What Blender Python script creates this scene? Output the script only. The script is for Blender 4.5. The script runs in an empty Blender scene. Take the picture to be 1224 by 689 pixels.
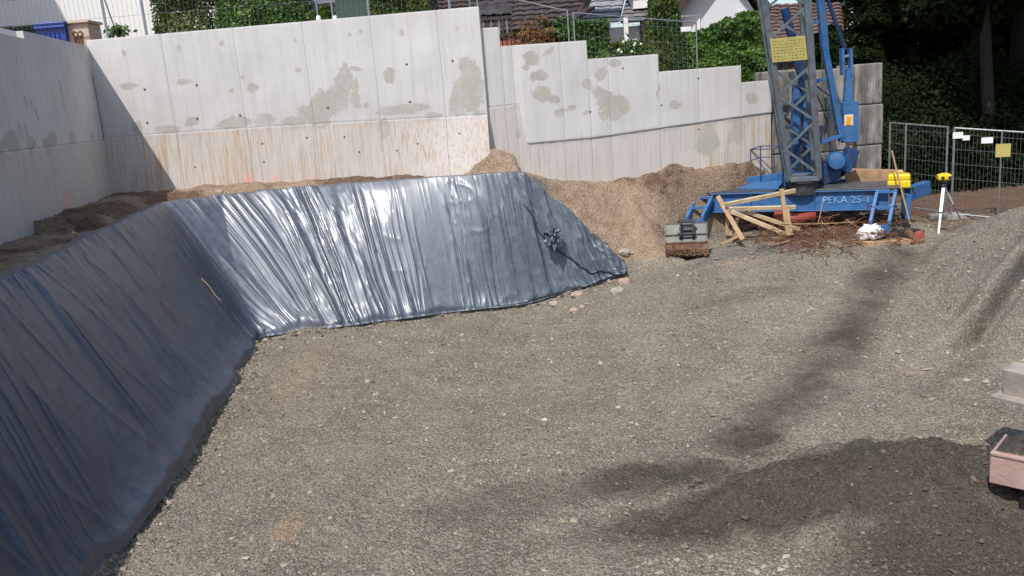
import bpy, bmesh, math, random
import numpy as np
from mathutils import Vector, Matrix
random.seed(7); rng = np.random.default_rng(7)
sc = bpy.context.scene; COL = sc.collection
# ------------------------------------------------------------------ camera, sky, sun, exposure
F_PX = 1000.0; CAM_Z = 3.7; PITCH = math.radians(12.9); ROLL = math.radians(-4.6)
cd = bpy.data.cameras.new('camera'); cam = bpy.data.objects.new('camera', cd); COL.objects.link(cam)
cd.sensor_width = 36; cd.lens = 36*F_PX/1224; cd.clip_start = .1; cd.clip_end = 2000
RM = Matrix.Rotation(math.pi/2-PITCH, 3, 'X') @ Matrix.Rotation(ROLL, 3, 'Z')
cam.matrix_world = Matrix.Translation((0, 0, CAM_Z)) @ RM.to_4x4(); sc.camera = cam
SUN = Vector((.275, .53, -.81)).normalized()
w = bpy.data.worlds.new('World'); sc.world = w; w.use_nodes = True
nt = w.node_tree; sky = nt.nodes.new('ShaderNodeTexSky'); sky.sky_type = 'NISHITA'; sky.sun_disc = False
sky.sun_elevation = math.asin(-SUN.z); sky.sun_rotation = math.atan2(-SUN.x, -SUN.y) % (2*math.pi)
sky.air_density = 1.0; sky.dust_density = 1.5
bg = nt.nodes['Background']; bg.inputs[1].default_value = .15; nt.links.new(sky.outputs[0], bg.inputs[0])
sl = bpy.data.lights.new('sun', 'SUN'); sl.energy = 3.9; sl.angle = math.radians(.55); sl.color = (1, .955, .89)
so = bpy.data.objects.new('sun', sl); COL.objects.link(so); so.rotation_euler = SUN.to_track_quat('-Z', 'Y').to_euler()
sc.view_settings.view_transform = 'Standard'; sc.view_settings.look = 'None'; sc.view_settings.exposure = .10; sc.view_settings.gamma = 1

def ray(px, py): return RM @ Vector(((px-612)/F_PX, -(py-344.5)/F_PX, -1))
CV = Vector((0, 0, CAM_Z))
def aty(px, py, y): d = ray(px, py); return CV + d*(y/d.y)
def atz(px, py, z): d = ray(px, py); return CV + d*((z-CAM_Z)/d.z)

# ------------------------------------------------------------------ numpy noise
def _h(i, j, s): 
    v = np.sin(i*127.1+j*311.7+s*74.7)*43758.5453; return v-np.floor(v)
def vn(x, y, s=0):
    x = np.asarray(x, float); y = np.asarray(y, float)
    i = np.floor(x); j = np.floor(y); fx = x-i; fy = y-j
    fx = fx*fx*(3-2*fx); fy = fy*fy*(3-2*fy)
    a = _h(i, j, s); b = _h(i+1, j, s); c = _h(i, j+1, s); d = _h(i+1, j+1, s)
    return (a*(1-fx)+b*fx)*(1-fy)+(c*(1-fx)+d*fx)*fy
def fbm(x, y, s=0, o=4):
    r = 0; a = .5; t = 0
    for k in range(o): r = r+a*vn(x*2**k, y*2**k, s+k*13); t += a; a *= .5
    return r/t
def sst(a, b, x): t = np.clip((x-a)/(b-a), 0, 1); return t*t*(3-2*t)

# ------------------------------------------------------------------ materials
def newmat(name):
    m = bpy.data.materials.new(name); m.use_nodes = True
    return m, m.node_tree.nodes, m.node_tree.links, m.node_tree.nodes['Principled BSDF']
def coords(n, l, scale=(1, 1, 1)):
    tc = n.new('ShaderNodeTexCoord'); mp = n.new('ShaderNodeMapping'); mp.inputs['Scale'].default_value = scale
    l.new(tc.outputs['Object'], mp.inputs[0]); return mp.outputs[0]
def ntex(n, l, vec, scale, detail=4, rough=.55):
    t = n.new('ShaderNodeTexNoise'); t.inputs['Scale'].default_value = scale; t.inputs['Detail'].default_value = detail
    t.inputs['Roughness'].default_value = rough; l.new(vec, t.inputs['Vector']); return t.outputs['Fac']
def ramp(n, l, fac, a, b, ca=(0, 0, 0, 1), cb=(1, 1, 1, 1)):
    r = n.new('ShaderNodeValToRGB'); r.color_ramp.elements[0].position = a; r.color_ramp.elements[1].position = b
    r.color_ramp.elements[0].color = ca; r.color_ramp.elements[1].color = cb; l.new(fac, r.inputs[0]); return r.outputs[0]
def c4(c): return (c[0], c[1], c[2], 1)
def mixc(n, l, fac, a, b, mode='MIX'):
    m = n.new('ShaderNodeMix'); m.data_type = 'RGBA'; m.blend_type = mode
    for s, v in ((m.inputs[0], fac), (m.inputs[6], a), (m.inputs[7], b)):
        if isinstance(v, (int, float)): s.default_value = v
        elif isinstance(v, tuple): s.default_value = c4(v)
        else: l.new(v, s)
    return m.outputs[2]
def mth(n, l, op, a, b=None, clamp=False):
    m = n.new('ShaderNodeMath'); m.operation = op; m.use_clamp = clamp
    for s, v in zip(m.inputs, (a, b)):
        if v is None: continue
        if isinstance(v, (int, float)): s.default_value = v
        else: l.new(v, s)
    return m.outputs[0]
def attr(n, name):
    a = n.new('ShaderNodeAttribute'); a.attribute_name = name; return a.outputs['Fac']
def bump(n, l, b, h, strength, dist=.02):
    bp = n.new('ShaderNodeBump'); bp.inputs['Strength'].default_value = strength; bp.inputs['Distance'].default_value = dist
    l.new(h, bp.inputs['Height']); l.new(bp.outputs[0], b.inputs['Normal'])
def simple(name, col, rough=.6, metal=0, var=.25, scale=8, dirt=None, dirt_amt=.5, bmp=.15, spec=.5, dscale=3):
    m, n, l, b = newmat(name); v = coords(n, l)
    k = ntex(n, l, v, scale, 5)
    lo = tuple(c*(1-var) for c in col); hi = tuple(min(1, c*(1+var)) for c in col)
    c = mixc(n, l, ramp(n, l, k, .3, .7), lo, hi)
    if dirt:
        dk = ntex(n, l, v, dscale, 6, .7); c = mixc(n, l, ramp(n, l, dk, .62-.3*dirt_amt, .72), c, dirt)
    l.new(c, b.inputs['Base Color']); b.inputs['Roughness'].default_value = rough; b.inputs['Metallic'].default_value = metal
    b.inputs['Specular IOR Level'].default_value = spec
    l.new(ramp(n, l, k, .2, .8, (rough*.8,)*3+(1,), (min(1, rough*1.2),)*3+(1,)), b.inputs['Roughness'])
    if bmp: bump(n, l, b, ntex(n, l, v, scale*6, 4), bmp, .01)
    return m
M = {}
M['blue'] = simple('blue_paint', (.035, .15, .37), .5, 0, .4, 7, (.07, .06, .055), .50, .15, dscale=7)
M['blue_dark'] = simple('dark_blue_paint', (.010, .045, .15), .5, 0, .3, 5, (.03, .03, .035), .5, .1)
M['mast_grey'] = simple('grey_galvanised_paint', (.13, .155, .18), .5, .2, .25, 7, (.10, .075, .05), .35, .15)
M['steel'] = simple('galvanised_steel', (.32, .345, .36), .38, .7, .2, 12, bmp=.05)
M['steel_dark'] = simple('dark_steel', (.06, .06, .065), .5, .5, .3, 12)
M['deck'] = simple('worn_steel_deck', (.10, .11, .12), .55, .3, .4, 6, (.17, .12, .09), .5, .3)
M['timber'] = simple('fresh_timber', (.60, .47, .29), .8, 0, .2, 5, (.36, .26, .16), .6, .3)
M['timber_old'] = simple('weathered_timber', (.40, .26, .14), .8, 0, .25, 6, (.22, .15, .10), .4, .3)
M['rust'] = simple('rusted_steel', (.17, .075, .035), .85, .1, .5, 15, (.08, .04, .025), .5, .4)
M['yellow'] = simple('yellow_plastic', (.80, .55, .02), .4, 0, .08, 5, bmp=.03)
M['yellow_old'] = simple('faded_yellow_sign', (.44, .38, .12), .6, 0, .12, 6, (.45, .38, .13), .3, .05)
M['black'] = simple('black_plastic', (.015, .015, .017), .5, 0, .3, 8)
M['white'] = simple('white_plastic', (.78, .78, .77), .5, 0, .05, 6, bmp=.03)
M['cloth'] = simple('white_sack_cloth', (.80, .80, .80), .8, 0, .06, 10, bmp=.3)
M['orange'] = simple('orange_sticker', (.80, .35, .03), .5, 0, .1, 9, bmp=0)
M['cream'] = simple('cream_sticker', (.72, .62, .42), .5, 0, .1, 9, bmp=0)
M['bucket'] = simple('worn_grey_bucket_steel', (.10, .105, .10), .5, .25, .2, 9, (.20, .13, .08), .35, .25)
M['bucket_mud'] = simple('muddy_rust', (.13, .065, .035), .9, 0, .6, 14, (.28, .19, .11), .4, .8)
M['red_faded'] = simple('faded_red_steel', (.38, .21, .185), .75, .0, .2, 5, (.43, .375, .33), 1.15, .5, dscale=3.5)
M['greyred'] = simple('dusty_grey_steel', (.36, .31, .27), .8, .0, .25, 5, (.24, .22, .21), .7, .5, dscale=4)
M['red'] = simple('dull_red_paint', (.28, .05, .035), .6, 0, .25, 8)
M['rock_pink'] = simple('pinkish_sandstone', (.42, .30, .23), .9, 0, .18, 9, bmp=.5)
M['rock_grey'] = simple('pale_grey_rock', (.36, .32, .26), .9, 0, .2, 9, bmp=.5)
M['stucco'] = simple('white_stucco', (.80, .79, .77), .9, 0, .04, 14, bmp=.2)
M['stucco_blue'] = simple('cool_white_stucco', (.66, .68, .72), .9, 0, .04, 14, bmp=.2)
M['roof_dark'] = simple('dark_brown_tiles', (.060, .045, .045), .6, 0, .35, 3, bmp=.3)
M['roof_grey'] = simple('grey_tiles', (.27, .285, .31), .5, 0, .3, 3, bmp=.3)
M['roof_purple'] = simple('weathered_slate_tiles', (.19, .175, .18), .6, 0, .3, 3, bmp=.3)
M['roof_red'] = simple('weathered_red_tiles', (.17, .105, .095), .7, 0, .35, 3, bmp=.3)
M['brick_red'] = simple('red_brown_boards', (.36, .12, .07), .8, 0, .3, 9, bmp=.3)
M['wood_dark'] = simple('dark_brown_wood', (.045, .03, .025), .6, 0, .3, 6)
M['glass'] = simple('window_glass', (.02, .025, .03), .08, 0, .1, 3, bmp=0)
M['bin_blue'] = simple('blue_bin_plastic', (.02, .055, .32), .4, 0, .1, 3, bmp=.03)
M['bin_dark'] = simple('dark_green_plastic', (.012, .02, .018), .45, 0, .2, 3, bmp=.03)
M['cabinet'] = simple('beige_painted_box', (.56, .43, .34), .6, 0, .1, 3, (.46, .35, .27), .3, .1)
M['brown'] = simple('brown_print', (.16, .06, .03), .7, 0, .3, 12, bmp=0)
M['print'] = simple('dark_print', (.22, .19, .07), .7, 0, .2, 12, bmp=0)
M['letter'] = simple('pale_lettering', (.22, .42, .66), .6, 0, .35, 30, (.04, .16, .36), .6, 0)
M['bark'] = simple('bark', (.03, .024, .018), .95, 0, .4, 10, bmp=.8)
M['wire'] = simple('galvanised_wire', (.20, .21, .22), .5, .5, .2, 12, bmp=0)
M['cable'] = simple('grey_cable', (.10, .11, .12), .5, .3, .2, 9)
M['screen'] = simple('green_privacy_screen', (.05, .085, .07), .8, 0, .35, 25, bmp=.1)
M['flower'] = simple('pale_flowers', (.75, .75, .55), .7, 0, .1, 9, bmp=0)

def leafmat(name, dark, light, warm=None):
    m, n, l, b = newmat(name); a = attr(n, 'v')
    c = mixc(n, l, a, dark, light)
    if warm:
        a2 = attr(n, 'w'); c = mixc(n, l, ramp(n, l, a2, .80, .92), c, warm)
    l.new(c, b.inputs['Base Color']); b.inputs['Roughness'].default_value = .75 if name == 'woodland_leaves' else .45; b.inputs['Specular IOR Level'].default_value = .12 if name == 'woodland_leaves' else .4
    b.inputs['Transmission Weight'].default_value = 0
    tr = n.new('ShaderNodeBsdfTranslucent'); l.new(c, tr.inputs[0]); mx = n.new('ShaderNodeMixShader'); mx.inputs[0].default_value = .25
    l.new(b.outputs[0], mx.inputs[1]); l.new(tr.outputs[0], mx.inputs[2]); l.new(mx.outputs[0], n['Material Output'].inputs[0]); return m
M['hedge'] = leafmat('hedge_leaves', (.025, .07, .012), (.13, .26, .045), (.22, .26, .05))
M['hedge_mixed'] = leafmat('mixed_hedge_leaves', (.04, .07, .015), (.15, .22, .05), (.16, .11, .05))
M['thuja'] = leafmat('thuja_sprays', (.03, .065, .014), (.11, .17, .035), (.15, .12, .04))
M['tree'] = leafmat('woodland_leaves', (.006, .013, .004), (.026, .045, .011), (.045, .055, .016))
M['autumn'] = leafmat('orange_brown_shrub', (.14, .06, .02), (.32, .16, .05), (.10, .14, .03))

def concrete(name, tint=(1, 1, 1), dark=False):
    m, n, l, b = newmat(name); v = coords(n, l)
    big = ntex(n, l, v, 1.1, 5, .6); fine = ntex(n, l, v, 22, 6, .7)
    vs = coords(n, l, (3.2, 3.2, .8) if dark else (9, 9, .55)); st = ntex(n, l, vs, 1.2, 5, .65)
    vs2 = coords(n, l, (30, 30, .9)); st2 = ntex(n, l, vs2, 1.0, 4, .6)
    if dark:
        c = mixc(n, l, ramp(n, l, big, .35, .65), (.24, .22, .195), (.42, .39, .35))
        c = mixc(n, l, ramp(n, l, st, .42, .60), (.10, .095, .085), c)
        c = mixc(n, l, ramp(n, l, st2, .30, .5), (.22, .20, .17), c)
    else:
        c = mixc(n, l, ramp(n, l, big, .35, .68), tuple(.535*t for t in tint), tuple(.63*t for t in tint))
        c = mixc(n, l, mth(n, l, 'MULTIPLY', ramp(n, l, st, .46, .72), .42), c, (.42, .40, .37))
        c = mixc(n, l, mth(n, l, 'MULTIPLY', ramp(n, l, fine, .55, .75), .22), c, (.38, .36, .33))
        low = attr(n, 'low')                                          # rougher, rust-streaked lower pour
        c = mixc(n, l, mth(n, l, 'MULTIPLY', low, .35), c, (.52, .44, .37))
        rs = mth(n, l, 'MULTIPLY', ramp(n, l, st2, .50, .66), mth(n, l, 'MULTIPLY', attr(n, 'rust'), .9))
        c = mixc(n, l, rs, c, (.46, .28, .12))
        gs = mth(n, l, 'MULTIPLY', ramp(n, l, ntex(n, l, vs2, 1.7, 3), .56, .64), mth(n, l, 'MULTIPLY', low, .45))
        c = mixc(n, l, gs, c, (.30, .27, .24))
        nz = mth(n, l, 'ADD', mth(n, l, 'MULTIPLY', mth(n, l, 'SUBTRACT', ntex(n, l, v, 2.6, 8, .68), .5), 2.6), mth(n, l, 'MULTIPLY', mth(n, l, 'SUBTRACT', ntex(n, l, v, 11, 6, .7), .5), 1.1))
        pm = mth(n, l, 'ADD', attr(n, 'patch'), nz)
        pc = mixc(n, l, ramp(n, l, ntex(n, l, v, 30, 5), .35, .65), (.385, .36, .315), (.46, .43, .38))
        edge = ramp(n, l, pm, -.02+.5, .5+.04)
        pm2 = mth(n, l, 'ADD', pm, .5)
        c = mixc(n, l, mth(n, l, 'MULTIPLY', ramp(n, l, pm2, .46, .56), ramp(n, l, ntex(n, l, v, 4, 4), .25, .55, (.45, .45, .45, 1), (1, 1, 1, 1))), c, pc)
        pk = mth(n, l, 'ADD', attr(n, 'paint'), nz)
        c = mixc(n, l, mth(n, l, 'MULTIPLY', ramp(n, l, mth(n, l, 'ADD', pk, .5), .45, .75), .55), c, (.80, .28, .20))
    l.new(c, b.inputs['Base Color']); b.inputs['Roughness'].default_value = .88
    bump(n, l, b, mth(n, l, 'ADD', fine, mth(n, l, 'MULTIPLY', st, .6)), .35, .012); return m
M['concrete'] = concrete('cast_concrete', (1, .965, .945))
M['concrete_dark'] = concrete('stained_block_concrete', dark=True)

def groundmat():
    m, n, l, b = newmat('gravel_ground'); v = coords(n, l)
    f1 = ntex(n, l, v, 1.3, 6, .6); f2 = ntex(n, l, v, 28, 6, .75); f3 = ntex(n, l, v, 6, 5, .65)
    def vor(s):
        t = n.new('ShaderNodeTexVoronoi'); t.inputs['Scale'].default_value = s; l.new(v, t.inputs['Vector']); return t
    v1 = vor(28); v2 = vor(75)
    g = mixc(n, l, ramp(n, l, f1, .38, .62), (.285, .245, .185), (.405, .352, .27))
    g = mixc(n, l, ramp(n, l, ntex(n, l, v, .45, 5, .6), .40, .62), mixc(n, l, 1.0, g, (.86, .84, .82), 'MULTIPLY'), g)
    g = mixc(n, l, ramp(n, l, f2, .38, .60), mixc(n, l, 1.0, g, (.48, .47, .46), 'MULTIPLY'), g)
    sv = n.new('ShaderNodeSeparateColor'); l.new(v2.outputs['Color'], sv.inputs[0])
    g = mixc(n, l, ramp(n, l, sv.outputs[0], .60, .98), g, (.42, .385, .33))
    g = mixc(n, l, ramp(n, l, sv.outputs[1], .75, 1), g, (.13, .118, .10))
    s1 = n.new('ShaderNodeSeparateColor'); l.new(v1.outputs['Color'], s1.inputs[0])
    g = mixc(n, l, mth(n, l, 'MULTIPLY', ramp(n, l, s1.outputs[0], .8, .95), .5), g, (.38, .34, .285))
    clay = mixc(n, l, ramp(n, l, f3, .35, .65), (.34, .24, .16), (.53, .405, .29))
    clay = mixc(n, l, ramp(n, l, f2, .35, .65), mixc(n, l, 1.0, clay, (.6, .58, .56), 'MULTIPLY'), clay)
    clay = mixc(n, l, ramp(n, l, sv.outputs[0], .8, 1), clay, (.48, .39, .31))
    nz = mth(n, l, 'MULTIPLY', mth(n, l, 'SUBTRACT', f3, .5), .9)
    fc = mth(n, l, 'ADD', attr(n, 'clay'), nz); c = mixc(n, l, ramp(n, l, fc, .35, .65), g, clay)
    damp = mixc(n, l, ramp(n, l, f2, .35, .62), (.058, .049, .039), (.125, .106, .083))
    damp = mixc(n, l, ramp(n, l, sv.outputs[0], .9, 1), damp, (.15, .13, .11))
    fd = mth(n, l, 'ADD', attr(n, 'damp'), mth(n, l, 'MULTIPLY', nz, .8)); c = mixc(n, l, ramp(n, l, fd, .20, .88), c, damp)  # this mask holds damp soil and the painted shade of groove and hollow
    fb = mth(n, l, 'ADD', attr(n, 'bluish'), nz); c = mixc(n, l, mth(n, l, 'MULTIPLY', ramp(n, l, fb, .35, .75), .6), c, (.15, .155, .16))
    fl = mth(n, l, 'ADD', attr(n, 'soil'), nz)  # soil mask, with painted shade under the rusty tangle
    soil = mixc(n, l, ramp(n, l, f2, .4, .6), (.10, .062, .042), (.25, .165, .115))
    c = mixc(n, l, ramp(n, l, fl, .4, .6), c, soil)
    l.new(c, b.inputs['Base Color']); b.inputs['Roughness'].default_value = .95; b.inputs['Specular IOR Level'].default_value = .2
    h = mth(n, l, 'ADD', mth(n, l, 'MULTIPLY', v1.outputs['Distance'], -.9), mth(n, l, 'ADD', f2, mth(n, l, 'MULTIPLY', v2.outputs['Distance'], -.6)))
    bump(n, l, b, h, .9, .03); return m
M['ground'] = groundmat()
def stonemat():
    m, n, l, b = newmat('loose_stone'); a = attr(n, 'v'); d = attr(n, 'w')
    r = n.new('ShaderNodeValToRGB'); e = r.color_ramp; e.elements[0].position = 0; e.elements[0].color = (.13, .115, .092, 1)
    e.elements[1].position = 1; e.elements[1].color = (.50, .46, .40, 1)
    k = e.elements.new(.5); k.color = (.30, .258, .195, 1); k = e.elements.new(.85); k.color = (.38, .33, .255, 1)
    l.new(a, r.inputs[0]); c = mixc(n, l, ramp(n, l, d, .2, .7), r.outputs[0], mixc(n, l, 1.0, r.outputs[0], (.42, .38, .34), 'MULTIPLY'))
    cl = attr(n, 'c'); c = mixc(n, l, mth(n, l, 'MULTIPLY', cl, .8), c, mixc(n, l, 1.0, r.outputs[0], (1.5, 1.17, .9), 'MULTIPLY'))
    l.new(c, b.inputs['Base Color']); b.inputs['Roughness'].default_value = .9; b.inputs['Specular IOR Level'].default_value = .25; return m
M['stone'] = stonemat()
def tarpmat():
    m, n, l, b = newmat('blue_black_film'); v = coords(n, l)
    k = ntex(n, l, v, 1.6, 4, .6); k2 = ntex(n, l, v, 9, 6, .7)
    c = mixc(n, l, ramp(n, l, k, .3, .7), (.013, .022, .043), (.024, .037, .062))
    c = mixc(n, l, mth(n, l, 'MULTIPLY', ramp(n, l, k2, .2, .7), mth(n, l, 'ADD', .03, mth(n, l, 'MULTIPLY', attr(n, 'dust_sheen'), .60))), c, (.20, .21, .225))  # pale mix: hem dust and the back length's painted sheen
    l.new(c, b.inputs['Base Color']); b.inputs['Metallic'].default_value = .0
    l.new(ramp(n, l, k2, .3, .8, (.46,)*3+(1,), (.58,)*3+(1,)), b.inputs['Roughness'])
    b.inputs['Specular IOR Level'].default_value = .95; b.inputs['IOR'].default_value = 1.55; b.inputs['Specular Tint'].default_value = (.80, .90, 1, 1)
    b.inputs['Coat Weight'].default_value = .25; b.inputs['Coat Roughness'].default_value = .20
    vs = coords(n, l, (1, 1, .35)); bump(n, l, b, ntex(n, l, vs, 9, 5, .6), .25, .012); return m
M['tarp'] = tarpmat()
def damp_soil():
    return simple('damp_soil', (.06, .048, .04), .95, 0, .5, 20, (.12, .10, .08), .4, .9)
M['soil'] = damp_soil()

# ------------------------------------------------------------------ objects
ORIG = {}
def tag(o, label=None, cat=None, group=None, kind=None):
    if label: o['label'] = label
    if cat: o['category'] = cat
    if group: o['group'] = group
    if kind: o['kind'] = kind
    return o
def thing(name, loc, label, cat, group=None):
    o = bpy.data.objects.new(name, None); o.empty_display_size = .2; COL.objects.link(o); o.location = loc
    ORIG[o.name] = Vector(loc); return tag(o, label, cat, group)
def mesh_np(name, V, Fc, mat, parent=None, smooth=False, attrs=None, origin=None):
    V = np.asarray(V, np.float32); Fc = np.asarray(Fc, np.int32)
    if parent is not None: og = np.array(ORIG[parent.name])
    elif origin is not None: og = np.array(origin)
    else: og = np.array([V[:, 0].mean(), V[:, 1].mean(), V[:, 2].min()])
    me = bpy.data.meshes.new(name); k = Fc.shape[1]
    me.vertices.add(len(V)); me.vertices.foreach_set('co', (V-og).astype(np.float32).ravel())
    me.loops.add(Fc.size); me.loops.foreach_set('vertex_index', Fc.ravel())
    me.polygons.add(len(Fc)); me.polygons.foreach_set('loop_start', np.arange(0, Fc.size, k, dtype=np.int32))
    me.polygons.foreach_set('loop_total', np.full(len(Fc), k, np.int32))
    me.polygons.foreach_set('use_smooth', np.full(len(Fc), bool(smooth)))
    me.update(calc_edges=True); me.materials.append(mat)
    for an, av in (attrs or {}).items():
        a = me.attributes.new(an, 'FLOAT', 'POINT'); a.data.foreach_set('value', np.asarray(av, np.float32).ravel())
    o = bpy.data.objects.new(name, me); COL.objects.link(o)
    if parent is not None: o.parent = parent
    else: o.location = og
    ORIG[o.name] = Vector(og) ; return o
class MB:
    def __init__(s): s.v = []; s.f = []
    def add(s, vs, fs):
        b = len(s.v); s.v += [Vector(p) for p in vs]; s.f += [tuple(i+b for i in f) for f in fs]; return s
    def box(s, c, size, R=None):
        c = Vector(c); h = Vector(size)/2; vs = []
        for x in (-1, 1):
            for y in (-1, 1):
                for z in (-1, 1):
                    p = Vector((x*h.x, y*h.y, z*h.z)); vs.append(c+(R @ p if R else p))
        return s.add(vs, [(0, 1, 3, 2), (4, 6, 7, 5), (0, 4, 5, 1), (2, 3, 7, 6), (0, 2, 6, 4), (1, 5, 7, 3)])
    def beam(s, a, b, w_, h_, up=(0, 0, 1), w2=None, h2=None):
        a = Vector(a); b = Vector(b); d = (b-a).normalized(); up = Vector(up)
        x = d.cross(up)
        if x.length < 1e-3: x = d.cross(Vector((0, 1, 0)))
        x.normalize(); y = x.cross(d).normalized(); w2 = w2 or w_; h2 = h2 or h_; vs = []
        for p, ww, hh in ((a, w_, h_), (b, w2, h2)):
            for sx, sy in ((-1, -1), (1, -1), (1, 1), (-1, 1)): vs.append(p+x*sx*ww/2+y*sy*hh/2)
        return s.add(vs, [(3, 2, 1, 0), (4, 5, 6, 7), (0, 1, 5, 4), (1, 2, 6, 5), (2, 3, 7, 6), (3, 0, 4, 7)])
    def tube(s, pts, r, n=8, r2=None):
        pts = [Vector(p) for p in pts]; vs = []; fs = []; N = len(pts)
        for i, p in enumerate(pts):
            d = (pts[min(i+1, N-1)]-pts[max(i-1, 0)]).normalized(); x = d.cross(Vector((0, 0, 1)))
            if x.length < 1e-2: x = Vector((1, 0, 0))
            x.normalize(); y = x.cross(d); rr = r if r2 is None else r+(r2-r)*i/(N-1)
            for k in range(n): a = 2*math.pi*k/n; vs.append(p+x*math.cos(a)*rr+y*math.sin(a)*rr)
        for i in range(N-1):
            for k in range(n): fs.append((i*n+k, i*n+(k+1) % n, (i+1)*n+(k+1) % n, (i+1)*n+k))
        fs.append(tuple(range(n))[::-1]); fs.append(tuple((N-1)*n+k for k in range(n))); return s.add(vs, fs)
    def prism(s, poly, d):                                             # closed polygon extruded by vector d
        n = len(poly); d = Vector(d); vs = [Vector(p) for p in poly]+[Vector(p)+d for p in poly]
        return s.add(vs, [tuple(range(n))[::-1], tuple(range(n, 2*n))]+[(i, (i+1) % n, (i+1) % n+n, i+n) for i in range(n)])
    def lathe(s, base, prof, n=16, axis=(0, 0, 1)):
        base = Vector(base); ax = Vector(axis).normalized(); x = ax.orthogonal().normalized(); y = ax.cross(x); vs = []; fs = []
        for r, z in prof:
            for k in range(n): a = 2*math.pi*k/n; vs.append(base+ax*z+x*math.cos(a)*r+y*math.sin(a)*r)
        for i in range(len(prof)-1):
            for k in range(n): fs.append((i*n+k, i*n+(k+1) % n, (i+1)*n+(k+1) % n, (i+1)*n+k))
        fs.append(tuple(range(n))[::-1]); fs.append(tuple((len(prof)-1)*n+k for k in range(n))); return s.add(vs, fs)
    def build(s, name, mat, parent=None, bevel=0, smooth=False, origin=None):
        me = bpy.data.meshes.new(name)
        if parent is not None: og = ORIG[parent.name]
        elif origin is not None: og = Vector(origin)
        else:
            og = Vector((sum(p.x for p in s.v)/len(s.v), sum(p.y for p in s.v)/len(s.v), min(p.z for p in s.v)))
        me.from_pydata([tuple(p-og) for p in s.v], [], s.f); me.materials.append(M[mat] if isinstance(mat, str) else mat)
        if smooth: me.polygons.foreach_set('use_smooth', [True]*len(me.polygons))
        me.validate(); me.update()
        o = bpy.data.objects.new(name, me); COL.objects.link(o)
        if parent is not None: o.parent = parent
        else: o.location = og
        ORIG[o.name] = Vector(og)
        if bevel:
            m = o.modifiers.new('b', 'BEVEL'); m.width = bevel; m.segments = 2; m.limit_method = 'ANGLE'; m.angle_limit = math.radians(40)
        return o
def rbox(name, c, size, mat, parent=None, bevel=.01, R=None): return MB().box(c, size, R).build(name, mat, parent, bevel)
def Rz(a): return Matrix.Rotation(a, 3, 'Z')
def Rx(a): return Matrix.Rotation(a, 3, 'X')
def Ry(a): return Matrix.Rotation(a, 3, 'Y')
def text_mesh(s, size, depth, M4, mat, parent, name='lettering'):
    cu = bpy.data.curves.new(name, 'FONT'); cu.body = s; cu.size = size; cu.extrude = depth; cu.align_x = 'CENTER'; cu.align_y = 'CENTER'; cu.resolution_u = 3
    t = bpy.data.objects.new('tmp', cu); COL.objects.link(t); bpy.context.view_layer.update()
    me = bpy.data.meshes.new_from_object(t); bpy.data.objects.remove(t); me.transform(M4)
    me.transform(Matrix.Translation(-ORIG[parent.name])); me.materials.clear(); me.materials.append(M[mat])
    me.name = name; o = bpy.data.objects.new(name, me); COL.objects.link(o); o.parent = parent; return o

# ------------------------------------------------------------------ terrain
BASE = np.array([(-3.40, -6), (-3.45, 3), (-3.63, 6.45), (-3.71, 8.59), (-4.02, 11.5), (-4.32, 13.75), (-3.12, 13.98), (-.59, 14.5), (1.17, 14.72), (2.15, 15.0)])
FLOORB = np.vstack([BASE, [(2.7, 14.75), (3.2, 14.9), (3.35, 15.6), (3.6, 16.3), (4.6, 16.7), (5.4, 16.95), (8.0, 17.15), (8.4, 17.6), (8.4, 300)]])
LIP = np.array([(-4.20, -6), (-4.35, 3), (-4.68, 6.45), (-4.98, 8.59), (-5.52, 11.5), (-5.98, 14.75), (-5.15, 15.28), (-3.45, 15.62), (-.95, 15.5), (.36, 15.1)])
TERRB = np.vstack([LIP, [(.75, 15.75), (2, 16.15), (3.5, 16.58), (5.2, 17.0), (6.2, 17.35), (8.0, 17.6), (8.05, 300)]])
def pdist(X, Y, P):
    best = np.full(X.shape, 1e9)
    for (x0, y0), (x1, y1) in zip(P[:-1], P[1:]):
        dx, dy = x1-x0, y1-y0; L = dx*dx+dy*dy
        t = np.clip(((X-x0)*dx+(Y-y0)*dy)/L, 0, 1); d = np.hypot(X-x0-t*dx, Y-y0-t*dy); best = np.minimum(best, d)
    return best
def inside(X, Y, P):
    c = np.zeros(X.shape, bool); n = len(P); j = n-1
    for i in range(n):
        xi, yi = P[i]; xj, yj = P[j]
        if yi != yj:
            k = ((yi > Y) != (yj > Y)) & (X < (xj-xi)*(Y-yi)/(yj-yi)+xi); c ^= k
        j = i
    return c
TPOLY = np.vstack([TERRB, [(-400, 300), (-400, -6)]])
FPOLY = np.vstack([FLOORB, [(400, 300), (400, -200), (-3.4, -200)]])
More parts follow.
